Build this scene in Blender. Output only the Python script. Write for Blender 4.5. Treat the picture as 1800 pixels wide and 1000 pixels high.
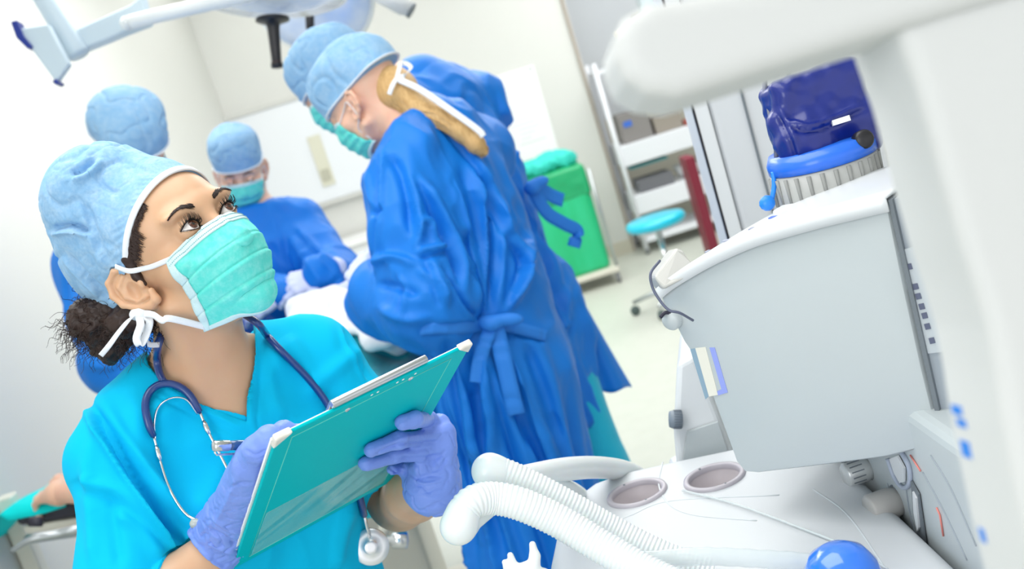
import bpy, bmesh, math, random, sys, time
import numpy as np
from math import sin, cos, radians, pi, sqrt, atan2
from mathutils import Vector, Matrix
sc = bpy.context.scene
for o in list(bpy.data.objects): bpy.data.objects.remove(o)
V3 = lambda *a: np.array(a, float)

# ------------------------------------------------------------------ camera
FPX = 1900.0
CAM = V3(0, 0, 1.5)
PITCH, ROLL = radians(-10.5), radians(17.5)
FW = V3(0, cos(PITCH), sin(PITCH)); _r0 = V3(1, 0, 0); _u0 = np.cross(_r0, FW)
UP = _u0*cos(ROLL) + _r0*sin(ROLL); RT = _r0*cos(ROLL) - _u0*sin(ROLL)
cd = bpy.data.cameras.new('camera'); cam = bpy.data.objects.new('camera', cd)
sc.collection.objects.link(cam); sc.camera = cam
cd.sensor_width = 36; cd.lens = FPX/1800*36; cd.clip_start = .05
cam.matrix_world = Matrix([[RT[0], UP[0], -FW[0], CAM[0]], [RT[1], UP[1], -FW[1], CAM[1]], [RT[2], UP[2], -FW[2], CAM[2]], [0, 0, 0, 1]])
cd.dof.use_dof = True; cd.dof.focus_distance = 1.12; cd.dof.aperture_fstop = 6.3

def P(x, y, d): return CAM + d*(FW + RT*(x-900)/FPX + UP*(500-y)/FPX)
def aty(x, y, Y):
    v = P(x, y, 1)-CAM; return CAM + v*(Y/v[1])
def atz(x, y, Z):
    v = P(x, y, 1)-CAM; return CAM + v*((Z-CAM[2])/v[2])
def proj(p):
    q = np.asarray(p)-CAM; d = q@FW
    return np.stack([900+FPX*(q@RT)/d, 500-FPX*(q@UP)/d, d], -1)

# ------------------------------------------------------------------ world, lights, exposure
w = bpy.data.worlds.new('room_light'); sc.world = w; w.use_nodes = True
bg = w.node_tree.nodes['Background']; bg.inputs[0].default_value = (.98, .99, 1.0, 1); bg.inputs[1].default_value = 1.15
def area(name, loc, target, size, power, col=(1, 1, 1), sy=None):
    l = bpy.data.lights.new(name, 'AREA'); l.energy = power; l.color = col; l.size = size
    if sy: l.shape = 'RECTANGLE'; l.size_y = sy
    o = bpy.data.objects.new(name, l); sc.collection.objects.link(o); o.location = loc
    o.rotation_euler = (Vector(target)-Vector(loc)).to_track_quat('-Z', 'Y').to_euler(); return o
area('unseen_overhead_light', (-.3, 1.3, 2.75), (-.3, 1.35, 0), 1.6, 30, (1, .99, .98))
area('unseen_overhead_light', (.1, 4.6, 2.85), (.1, 4.6, 0), 2.4, 72, (1, .99, .98))
area('unseen_overhead_light', (1.8, 6.6, 2.85), (1.8, 6.6, 0), 2.0, 50, (1, .99, .98))
area('unseen_overhead_light', (-1.0, 6.9, 2.9), (-1.1, 7.1, 0), 1.3, 9, (1, .99, .97))  # added, unseen: lifts the dark upper corner of the back wall
area('unseen_overhead_light', (-1.1, 3.7, 2.88), (-1.3, 3.7, 0), 1.1, 13, (1, .99, .97))  # added fill, unseen: brightens the lower part of the left wall
area('unseen_front_light', (-2.0, -1.6, 2.3), (-.2, 1.6, 1.2), 1.8, 42, (.95, .98, 1))  # front light set unseen behind the camera; no window is built there
sc.view_settings.view_transform = 'Standard'; sc.view_settings.look = 'None'
sc.view_settings.exposure = 0.1; sc.view_settings.gamma = 1; sc.view_settings.use_curve_mapping = False

# ------------------------------------------------------------------ materials
def lin(h):
    h = h.lstrip('#'); c = [int(h[i:i+2], 16)/255 for i in (0, 2, 4)]
    return tuple(((x+.055)/1.055)**2.4 if x > .04045 else x/12.92 for x in c)
MATS = {}
def mat(name, col, rough=.5, metal=0, bump=None, sub=0, sheen=0, trans=0, spec=.5, coat=0, mottle=None, emis=0, alpha=1, subcol=None):
    """bump: list of (kind, scale, strength, distance, stretch) ; mottle: (scale, amount, colour)"""
    if name in MATS: return MATS[name]
    m = bpy.data.materials.new(name); m.use_nodes = True; nt = m.node_tree; b = nt.nodes['Principled BSDF']
    c = lin(col) if isinstance(col, str) else col
    b.inputs['Base Color'].default_value = (*c, 1); b.inputs['Roughness'].default_value = rough
    b.inputs['Metallic'].default_value = metal; b.inputs['Specular IOR Level'].default_value = spec
    b.inputs['Coat Weight'].default_value = coat; b.inputs['Coat Roughness'].default_value = .08
    b.inputs['Transmission Weight'].default_value = trans; b.inputs['Sheen Weight'].default_value = sheen
    b.inputs['Sheen Roughness'].default_value = .4; b.inputs['Alpha'].default_value = alpha
    if sub:
        b.inputs['Subsurface Weight'].default_value = sub; b.inputs['Subsurface Radius'].default_value = (1, .35, .2); b.inputs['Subsurface Scale'].default_value = .006
    if emis: b.inputs['Emission Color'].default_value = (*c, 1); b.inputs['Emission Strength'].default_value = emis
    tc = nt.nodes.new('ShaderNodeTexCoord')
    def tex(kind, scale, stretch):
        mp = nt.nodes.new('ShaderNodeMapping'); nt.links.new(tc.outputs['Object'], mp.inputs[0]); mp.inputs['Scale'].default_value = stretch
        if kind == 'noise':
            t = nt.nodes.new('ShaderNodeTexNoise'); t.inputs['Detail'].default_value = 4; out = t.outputs[0]
        elif kind == 'ridge':
            t = nt.nodes.new('ShaderNodeTexNoise'); t.noise_type = 'RIDGED_MULTIFRACTAL'; t.inputs['Detail'].default_value = 2; out = t.outputs[0]
        elif kind == 'voronoi':
            t = nt.nodes.new('ShaderNodeTexVoronoi'); out = t.outputs[0]
        else:
            t = nt.nodes.new('ShaderNodeTexWave'); t.bands_direction = kind; t.inputs['Distortion'].default_value = .4; out = t.outputs[1]
        t.inputs['Scale'].default_value = scale; nt.links.new(mp.outputs[0], t.inputs[0]); return out
    if mottle:
        for q in (mottle if isinstance(mottle, list) else [mottle]):
            sc_, am, c2 = q[:3]; o = tex(q[3] if len(q) > 3 else 'noise', sc_, q[4] if len(q) > 4 else (1, 1, 1))
            mr = nt.nodes.new('ShaderNodeMapRange'); mr.inputs[1].default_value = .38; mr.inputs[2].default_value = .68; mr.inputs[4].default_value = am
            nt.links.new(o, mr.inputs[0]); mx = nt.nodes.new('ShaderNodeMix'); mx.data_type = 'RGBA'
            src = b.inputs['Base Color']
            if src.is_linked: nt.links.new(src.links[0].from_socket, mx.inputs[6])
            else: mx.inputs[6].default_value = (*c, 1)
            mx.inputs[7].default_value = (*lin(c2), 1); nt.links.new(mr.outputs[0], mx.inputs[0]); nt.links.new(mx.outputs[2], src)
    prev = None
    for q in (bump or []):
        kind, scale, st, dist = q[:4]; o = tex(kind, scale, q[4] if len(q) > 4 else (1, 1, 1))
        bn = nt.nodes.new('ShaderNodeBump'); bn.inputs['Strength'].default_value = st; bn.inputs['Distance'].default_value = dist
        nt.links.new(o, bn.inputs['Height'])
        if prev: nt.links.new(prev.outputs[0], bn.inputs['Normal'])
        prev = bn
    if prev: nt.links.new(prev.outputs[0], b.inputs['Normal'])
    MATS[name] = m; return m

# ------------------------------------------------------------------ object helpers
def empty(name, loc, label=None, cat=None, group=None):
    o = bpy.data.objects.new(name, None); sc.collection.objects.link(o); o.location = loc; o.empty_display_size = .05
    return tag(o, label, cat, group)
def tag(o, label=None, cat=None, group=None, kind=None):
    if label: o['label'] = label
    if cat: o['category'] = cat
    if group: o['group'] = group
    if kind: o['kind'] = kind
    return o
def mesh(name, v, f, m, parent=None, smooth=True, mats=None, mi=None, label=None):
    me = bpy.data.meshes.new(name); v = np.asarray(v, float)
    off = np.zeros(3)
    if parent is not None:
        p = parent
        while p: off += np.array(p.location); p = p.parent
        loc = (0, 0, 0)
    else:
        loc = (v.min(0)+v.max(0))/2; loc[2] = v[:, 2].min(); off = loc
    me.from_pydata((v-off).tolist(), [], [tuple(int(i) for i in q) for q in f]); me.validate()
    if smooth: me.polygons.foreach_set('use_smooth', [True]*len(me.polygons))
    for mm in (mats or [m]): me.materials.append(mm)
    if mi is not None: me.polygons.foreach_set('material_index', list(mi))
    me.update()
    o = bpy.data.objects.new(name, me); sc.collection.objects.link(o); o.location = loc
    if parent is not None: o.parent = parent
    if label: o['label'] = label
    return o
def join(*ms):
    V, Fc, n = [], [], 0
    for v, f in ms:
        v = np.asarray(v, float); V.append(v); Fc += [tuple(int(i)+n for i in q) for q in f]; n += len(v)
    return np.concatenate(V), Fc
def bevel(o, w, seg=3, angle=40):
    b = o.modifiers.new('bevel', 'BEVEL'); b.width = w; b.segments = seg; b.limit_method = 'ANGLE'; b.angle_limit = radians(angle); b.harden_normals = False
    return o
def autos(o, deg=40):
    me = o.data; me.polygons.foreach_set('use_smooth', [True]*len(me.polygons))
    try: me.set_sharp_from_angle(angle=radians(deg))
    except Exception: pass
    return o
def box_g(c, h, R=None):
    c = np.asarray(c, float); h = np.asarray(h, float)
    s = np.array([(-1, -1, -1), (1, -1, -1), (1, 1, -1), (-1, 1, -1), (-1, -1, 1), (1, -1, 1), (1, 1, 1), (-1, 1, 1)], float)*h
    if R is not None: s = s@np.asarray(R).T
    return s+c, [(0, 3, 2, 1), (4, 5, 6, 7), (0, 1, 5, 4), (1, 2, 6, 5), (2, 3, 7, 6), (3, 0, 4, 7)]
def prism_g(poly, ext):
    """poly: list of 3D points, extruded by vector ext"""
    a = np.asarray(poly, float); n = len(a); b = a+np.asarray(ext)
    nrm = np.cross(a[1]-a[0], a[2]-a[0]); f = [tuple(range(n)), tuple(range(2*n-1, n-1, -1))]+[(i, i+n, (i+1) % n+n, (i+1) % n) for i in range(n)]
    if nrm@np.asarray(ext) > 0: f = [q[::-1] for q in f]
    return np.concatenate([a, b]), f
def crom(pts, n=8):
    p = np.asarray(pts, float); p = np.vstack([2*p[0]-p[1], p, 2*p[-1]-p[-2]]); out = []
    for i in range(1, len(p)-2):
        for t in np.linspace(0, 1, n, endpoint=False):
            a, b, c, d = p[i-1:i+3]; out.append(.5*((2*b)+(-a+c)*t+(2*a-5*b+4*c-d)*t*t+(-a+3*b-3*c+d)*t**3))
    out.append(p[-2]); return np.array(out)
def tube_g(pts, r, n=12, cap=True, flat=None, up=None):
    p = np.asarray(pts, float); m = len(p); r = np.full(m, r) if np.isscalar(r) else np.interp(np.linspace(0, 1, m), np.linspace(0, 1, len(r)), r)
    T = np.gradient(p, axis=0); T /= np.linalg.norm(T, axis=1)[:, None]+1e-12
    N = np.zeros_like(p); u = np.asarray(up, float) if up is not None else (V3(0, 0, 1) if abs(T[0, 2]) < .9 else V3(1, 0, 0))
    for i in range(m):
        if up is not None: u = np.asarray(up, float)
        x = u-T[i]*(u@T[i]); x /= np.linalg.norm(x)+1e-12; N[i] = x; u = x
    B = np.cross(T, N); a = np.linspace(0, 2*pi, n, endpoint=False); fl = 1 if flat is None else flat
    v = (p[:, None]+r[:, None, None]*(np.cos(a)[None, :, None]*N[:, None]*fl+np.sin(a)[None, :, None]*B[:, None])).reshape(-1, 3)
    f = [(i*n+j, i*n+(j+1) % n, (i+1)*n+(j+1) % n, (i+1)*n+j) for i in range(m-1) for j in range(n)]
    if cap: f += [tuple(range(n))[::-1], tuple((m-1)*n+j for j in range(n))]
    return v, f
def frame(ax):
    z = np.asarray(ax, float); z = z/np.linalg.norm(z); x = np.cross(V3(0, 0, 1) if abs(z[2]) < .95 else V3(0, 1, 0), z); x /= np.linalg.norm(x)
    return np.stack([x, np.cross(z, x), z], 1)
def lathe_g(c, ax, prof, n=40, R=None, sx=1, sy=1):
    """prof: list of (r, h) along axis"""
    R = frame(ax) if R is None else R; a = np.linspace(0, 2*pi, n, endpoint=False); V = []
    for r, h in prof: V.append(np.stack([r*np.cos(a)*sx, r*np.sin(a)*sy, np.full(n, h)], 1))
    v = np.concatenate(V)@R.T+np.asarray(c); m = len(prof)
    f = [(i*n+j, i*n+(j+1) % n, (i+1)*n+(j+1) % n, (i+1)*n+j) for i in range(m-1) for j in range(n)]
    f += [tuple(range(n))[::-1], tuple((m-1)*n+j for j in range(n))]
    return v, f
def grid_g(pts):
    """pts: (m,n,3) -> mesh"""
    m, n = pts.shape[:2]
    return pts.reshape(-1, 3), [(i*n+j, i*n+j+1, (i+1)*n+j+1, (i+1)*n+j) for i in range(m-1) for j in range(n-1)]
def thick(o, t, offset=0):
    s = o.modifiers.new('thickness', 'SOLIDIFY'); s.thickness = t; s.offset = offset; return o
def rotm(ax, deg):
    return np.array(Matrix.Rotation(radians(deg), 3, Vector(ax)))
_rng = np.random.default_rng(5)
def vnoise(p, seed=0):
    """smooth value noise in [-1,1]"""
    p = np.asarray(p, float)+seed*17.13; i = np.floor(p).astype(int); f = p-i; f = f*f*(3-2*f); out = 0
    def h(a): 
        n = (a[..., 0]*73856093) ^ (a[..., 1]*19349663) ^ (a[..., 2]*83492791); n = (n ^ (n >> 13))*1274126177 & 0xffffffff
        return (n & 0xffff)/32767.5-1
    for dx in (0, 1):
        for dy in (0, 1):
            for dz in (0, 1):
                wgt = (f[..., 0] if dx else 1-f[..., 0])*(f[..., 1] if dy else 1-f[..., 1])*(f[..., 2] if dz else 1-f[..., 2])
                out = out+wgt*h(i+np.array([dx, dy, dz]))
    return out

# ------------------------------------------------------------------ implicit surfaces (blended shapes turned into one continuous mesh)
def smin(a, b, k):
    if k <= 0: return np.minimum(a, b)
    h = np.clip(.5+.5*(b-a)/k, 0, 1); return b*(1-h)+a*h-k*h*(1-h)
class Solid:
    def __init__(s): s.ops = []; s.bb = []; s.bx = []
    def _a(s, fn, k, mode, lo, hi):
        s.ops.append((fn, k, mode)); s.bx.append((lo, hi))
        if mode == 'u': s.bb.append((lo, hi))
        return s
    def ell(s, c, r, R=None, k=.01, mode='u'):
        c = np.asarray(c, float); r = np.asarray(r, float)*np.ones(3); R = None if R is None else np.asarray(R)
        def fn(p):
            q = p-c
            if R is not None: q = q@R
            a = np.sqrt(((q/r)**2).sum(-1)); b = np.linalg.norm(q/(r*r), axis=-1)+1e-9; return a*(a-1)/b
        m = r if R is None else r.max(); return s._a(fn, k, mode, c-m, c+m)
    def cone(s, a, b, ra, rb, k=.01, mode='u', flat=None):
        """round cone; flat=(dir, factor) squeezes it along dir"""
        a = np.asarray(a, float); b = np.asarray(b, float); ab = b-a; L = ab@ab+1e-12
        if flat: fd = np.asarray(flat[0], float); fd = fd/np.linalg.norm(fd); ff = 1/flat[1]-1
        def fn(p):
            q = p-a; t = np.clip(q@ab/L, 0, 1); d = q-t[..., None]*ab
            if flat: d = d+(d@fd)[..., None]*fd*ff
            return (np.linalg.norm(d, axis=-1)-(ra+(rb-ra)*t))*(min(1, 1/(1+ff)) if flat and ff > 0 else 1)
        m = max(ra, rb)*1.05; return s._a(fn, k, mode, np.minimum(a, b)-m, np.maximum(a, b)+m)
    def chain(s, pts, rs, k=.01, flat=None, mode='u'):
        for i in range(len(pts)-1): s.cone(pts[i], pts[i+1], rs[i], rs[i+1], k if i == 0 else min(k, .012), mode, flat)
        return s
    def box(s, c, h, R=None, r=.005, k=.01, mode='u'):
        c = np.asarray(c, float); h = np.asarray(h, float); R = np.eye(3) if R is None else np.asarray(R)
        def fn(p):
            q = np.abs((p-c)@R)-(h-r); return np.linalg.norm(np.maximum(q, 0), axis=-1)+np.minimum(q.max(-1), 0)-r
        m = np.linalg.norm(h); return s._a(fn, k, mode, c-m, c+m)
    def half(s, c, n, k=.003):
        """keep the side opposite n"""
        c = np.asarray(c, float); n = np.asarray(n, float); n = n/np.linalg.norm(n)
        return s._a(lambda p: (p-c)@n, k, 'i', None, None)
    def sub(s, other, M, T, k=.01, sc=1):
        """blend in another solid given in its own frame"""
        M = np.asarray(M); T = np.asarray(T)
        c = np.array([[(a, b)[i][j] for j, i in enumerate(ix)] for a, b in other.bb if a[0] < 9 for ix in np.ndindex(2, 2, 2)])@M.T*sc+T
        def fn(p):
            o = other.near; other.near = s.near; r = other((p-T)@M/sc)*sc; other.near = o; return r
        return s._a(fn, k, 'u', c.min(0), c.max(0))
    def fn(s, f, k, mode): return s._a(f, k, mode, V3(9, 9, 9), V3(9, 9, 9)) if mode != 'u' else None
    near = False
    def __call__(s, p):
        if s.near and p.ndim == 2 and len(p) > 400: return s.fast(p)
        d = None
        for fn, k, mode in s.ops:
            e = fn(p)
            if d is None: d = e
            elif mode == 'u': d = smin(d, e, k)
            elif mode == 's': d = -smin(-d, e, k)
            elif mode == 'i': d = -smin(-d, -e, k)
        return d
    def fast(s, p):
        """same value close to the surface; shapes far from a point are skipped"""
        d = np.full(len(p), .05)
        for (fn, k, mode), (lo, hi) in zip(s.ops, s.bx):
            if lo is None: m = slice(None)
            else:
                g = k+.012; m = np.where(((p > lo-g) & (p < hi+g)).all(1))[0]
                if len(m) == 0: continue
            e = fn(p[m]); c = d[m]
            d[m] = smin(c, e, k) if mode == 'u' else -smin(-c, e, k) if mode == 's' else -smin(-c, -e, k)
        return d
    def mesh(s, h, pad=.01, clip=None):
        B = [b for b in s.bb if b[0][0] < 9]
        lo = np.min([b[0] for b in B], 0)-pad; hi = np.max([b[1] for b in B], 0)+pad
        if clip is not None: lo = np.maximum(lo, clip[0]); hi = np.minimum(hi, clip[1])
        n = np.ceil((hi-lo)/h).astype(int)+1
        ax = [lo[i]+h*np.arange(n[i]) for i in range(3)]; B_ = 8; nb = [-(-int(k)//B_) for k in n]
        cg = np.stack(np.meshgrid(*[lo[i]+h*(np.arange(nb[i])*B_+B_/2-.5) for i in range(3)], indexing='ij'), -1); cdist = s(cg)
        F = np.repeat(np.repeat(np.repeat(np.where(cdist > 0, 1., -1.).astype(np.float32), B_, 0), B_, 1), B_, 2)
        blk = np.argwhere(np.abs(cdist) < h*B_*1.5+.004); loc = np.stack(np.meshgrid(*[np.arange(B_)]*3, indexing='ij'), -1).reshape(-1, 3)
        s.near = True
        for i in range(0, len(blk), 300):
            q = (blk[i:i+300, None]*B_+loc[None]).reshape(-1, 3); F[tuple(q.T)] = s(lo+q*h)
        F = F[:n[0], :n[1], :n[2]].copy()
        F[0] = F[-1] = 1; F[:, 0] = F[:, -1] = 1; F[:, :, 0] = F[:, :, -1] = 1
        v, f = nets(F); v = lo+v*h
        for _ in range(2):
            e = h*.15; d = s(v); g = np.stack([s(v+np.eye(3)[i]*e)-d for i in range(3)], -1)/e
            v = v-np.clip(d/((g*g).sum(-1)+1e-6), -h*.6, h*.6)[:, None]*g
        s.near = False
        return v, f
    def grad(s, v, e=.001):
        g = np.stack([s(v+np.eye(3)[i]*e)-s(v-np.eye(3)[i]*e) for i in range(3)], -1); return g/(np.linalg.norm(g, axis=-1, keepdims=True)+1e-12)
    def snap(s, v, off=0, it=6):
        v = np.asarray(v, float)
        for _ in range(it): v = v-(s(v)-off)[..., None]*s.grad(v)
        return v
def nets(F):
    S = F < 0; nx, ny, nz = F.shape
    c = np.zeros((nx-1, ny-1, nz-1), np.uint8)
    for dx in (0, 1):
        for dy in (0, 1):
            for dz in (0, 1): c += S[dx:nx-1+dx, dy:ny-1+dy, dz:nz-1+dz]
    act = (c > 0) & (c < 8); idx = -np.ones(act.shape, np.int64); ijk = np.argwhere(act); idx[act] = np.arange(len(ijk))
    acc = np.zeros((len(ijk), 3)); cnt = np.zeros(len(ijk))
    cor = [(0, 0, 0), (1, 0, 0), (0, 1, 0), (1, 1, 0), (0, 0, 1), (1, 0, 1), (0, 1, 1), (1, 1, 1)]
    for a in range(8):
        for b in range(a+1, 8):
            A, B = np.array(cor[a]), np.array(cor[b])
            if np.abs(A-B).sum() != 1: continue
            fa = F[tuple((ijk+A).T)]; fb = F[tuple((ijk+B).T)]; m = (fa < 0) != (fb < 0)
            t = np.where(m, fa/(fa-fb+1e-12), 0); acc += np.where(m[:, None], ijk+A+t[:, None]*(B-A), 0); cnt += m
    v = acc/cnt[:, None]; faces = []
    for ax in range(3):
        sl0 = [slice(None)]*3; sl1 = [slice(None)]*3; sl0[ax] = slice(0, -1); sl1[ax] = slice(1, None)
        a, b = S[tuple(sl0)], S[tuple(sl1)]; e = np.argwhere(a != b)
        u, w_ = [(1, 2), (2, 0), (0, 1)][ax]
        m = (e[:, u] > 0) & (e[:, w_] > 0) & (e[:, u] < F.shape[u]-1) & (e[:, w_] < F.shape[w_]-1); e = e[m]
        flip = ~a[tuple(e.T)]; q = []
        for du, dw in ((1, 1), (0, 1), (0, 0), (1, 0)):
            c_ = e.copy(); c_[:, u] -= du; c_[:, w_] -= dw; q.append(idx[tuple(c_.T)])
        q = np.stack(q, 1); q[flip] = q[flip][:, ::-1]; faces.append(q)
    return v, np.concatenate(faces)
def vnormals(v, f):
    f = np.asarray(f); n = np.zeros_like(v); a = np.cross(v[f[:, 2]]-v[f[:, 0]], v[f[:, 3]]-v[f[:, 1]])
    for i in range(4): np.add.at(n, f[:, i], a)
    return n/(np.linalg.norm(n, axis=1)[:, None]+1e-12)
def laplace(v, f, it=2, lam=.5):
    f = np.asarray(f); cnt = np.zeros(len(v))
    for i in range(4): np.add.at(cnt, f[:, i], 2)
    for _ in range(it):
        s = np.zeros_like(v)
        for i in range(4): np.add.at(s, f[:, i], v[f[:, (i+1) % 4]]+v[f[:, i-1]])
        v = v+lam*(s/np.maximum(cnt, 1)[:, None]-v)
    return v
def folds(v, f, strokes, side=True):
    """carve cloth folds: each stroke = (pixel polyline in the photo frame, half width px, height m[, sharp])"""
    n = vnormals(v, f); q = proj(v); vis = (n@FW < .15)*1.0; vis = np.clip(-(n@FW)*3+.3, 0, 1); d = np.zeros(len(v))
    for st in strokes:
        pl, wd, am = st[:3]; pl = crom(pl, 6) if len(pl) > 2 else np.asarray(pl, float); best = np.full(len(v), 1e9); sg = np.zeros(len(v)); tt = np.zeros(len(v)); m = len(pl)-1
        lo = pl.min(0)-wd*4; hi = pl.max(0)+wd*4; sel = np.where((q[:, 0] > lo[0]) & (q[:, 0] < hi[0]) & (q[:, 1] > lo[1]) & (q[:, 1] < hi[1]))[0]
        qq = q[sel, :2]; bb = best[sel]; s2 = sg[sel]; t2 = tt[sel]
        for i in range(m):
            a, b = pl[i], pl[i+1]; ab = b-a; t = np.clip((qq-a)@ab/(ab@ab+1e-9), 0, 1); r = qq-a-t[:, None]*ab; dd = np.linalg.norm(r, axis=1)
            c = bb > dd; bb[c] = dd[c]; s2[c] = (ab[0]*r[:, 1]-ab[1]*r[:, 0])[c]; t2[c] = ((i+t)/m)[c]
        x = bb/wd*np.sign(s2); fade = np.clip(np.minimum(t2, 1-t2)*5+.12, 0, 1)
        if len(st) > 3 and st[3]: prof = np.exp(-x*x)-.75*np.exp(-(x-1.3)**2*1.5)
        else: prof = np.exp(-x*x)
        d[sel] += am*prof*fade
    return v+n*(d*vis)[:, None]

def keep_off(v, f, solid, gap=.003, it=2):
    """push cloth out of the body under it"""
    for _ in range(it):
        solid.near = True; d = solid(v); solid.near = False
        i = np.where((d < gap) & (d > -.014))[0]
        if len(i) == 0: break
        v = v.copy(); v[i] += solid.grad(v[i])*np.clip(gap-d[i], 0, .02)[:, None]
    return v
# ------------------------------------------------------------------ setting
def struct(o): o['kind'] = 'structure'; return o
YB = 7.9
wallm = mat('wall_paint', '#dadbd7', .6, bump=[('noise', 60, .05, .002)])
xc = aty(372, 140, YB)[0]; xr = aty(1062, 240, YB)[0]
floorm = mat('floor_vinyl', '#cacdc4', .4, mottle=(14, .3, '#bec2b8'), bump=[('noise', 8, .03, .002)])
struct(mesh('floor', *box_g((1.5, 4.0, -.05), (6.5, 6.2, .05)), floorm, smooth=False))
struct(mesh('wall_back', *box_g(((xc+xr)/2, YB+.35, 1.6), ((xr-xc)/2, .35, 1.6)), wallm, smooth=False))
struct(mesh('wall_left', *box_g((xc-.1, 4.1, 1.6), (.1, 4.5, 1.6)), wallm, smooth=False))
greyw = mat('recess_paint', '#ced3d8', .6)
struct(mesh('wall_recess', *box_g((xr+3, YB+.75, 1.6), (3.0, .05, 1.6)), greyw, smooth=False))
struct(mesh('wall_right', *box_g((7.9, 4.0, 1.6), (.1, 4.6, 1.6)), greyw, smooth=False))
bb = mat('baseboard_beige', '#cfcabb', .5)
struct(mesh('baseboard_back', *box_g(((xc+xr)/2, YB-.006, .05), ((xr-xc)/2-.01, .006, .05)), bb, smooth=False))
struct(mesh('baseboard_recess', *box_g((xr+3, YB+.69, .05), (2.9, .008, .05)), bb, smooth=False))
struct(mesh('trim_1', *box_g((xr-.02, YB-.01, 1.05), (.010, .012, 1.04)), mat('corner_guard', '#a39a8f', .5), smooth=False))
struct(mesh('trim_2', *box_g(((xc+.02+xr)/2, YB-.015, 2.62), ((xr-xc)/2-.03, .014, .03)), mat('conduit_white', '#eceae4', .5), smooth=False))
struct(mesh('ceiling', *box_g((1.5, 4.0, 3.03), (6.5, 6.2, .05)), mat('ceiling_white', '#f0f0ec', .7), smooth=False))
struct(mesh('trim_3', *box_g((xr+3, YB+.68, .48), (2.95, .012, .46)), mat('dado_cream', '#d9d5c6', .5), smooth=False))
# ------------------------------------------------------------------ cloth, skin and hair materials
skin = mat('warm_skin', '#d3aa88', .42, sub=.25, bump=[('noise', 900, .08, .0006), ('noise', 120, .05, .001)], mottle=(35, .25, '#d09a76'))
skin_pale = mat('pale_skin', '#f0c3a8', .45, sub=.25, mottle=(25, .3, '#e6a08a'))
scrub_m = mat('cyan_scrub_cotton', '#00bdea', .8, sheen=0, spec=.15, bump=[('noise', 1400, .12, .0005), ('noise', 22, .25, .006, (1, 1, .6))])
cap_m = mat('cap_nonwoven', '#8db8dc', .85, sheen=.1, spec=.2, bump=[('noise', 90, .35, .003), ('ridge', 45, .25, .002), ('noise', 500, .15, .001)], mottle=[(60, .6, '#aecbe2'), (260, .4, '#6ea4d2')])
white_band = mat('white_binding', '#e9eef3', .8, bump=[('voronoi', 900, .3, .0008)])
mask_m = mat('mask_teal', '#5fdcd2', .7, spec=.2, bump=[('noise', 300, .2, .001)], mottle=[(120, .5, '#96e8e2'), (420, .3, '#4fd0c4')])
mask_w = mat('mask_edge', '#c9e6ea', .8, bump=[('voronoi', 700, .4, .0008)])
glove_m = mat('nitrile_lilac', '#7a98ea', .42, bump=[('noise', 45, .35, .004, (1, 1, 2)), ('ridge', 60, .3, .002)], spec=.4)
hair_m = mat('dark_brown_hair', '#2e1c16', .45, spec=.4)
brow_m = mat('brow_hair', '#2a1a16', .6)
lash_m = mat('lash_black', '#0c0808', .5)

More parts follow.
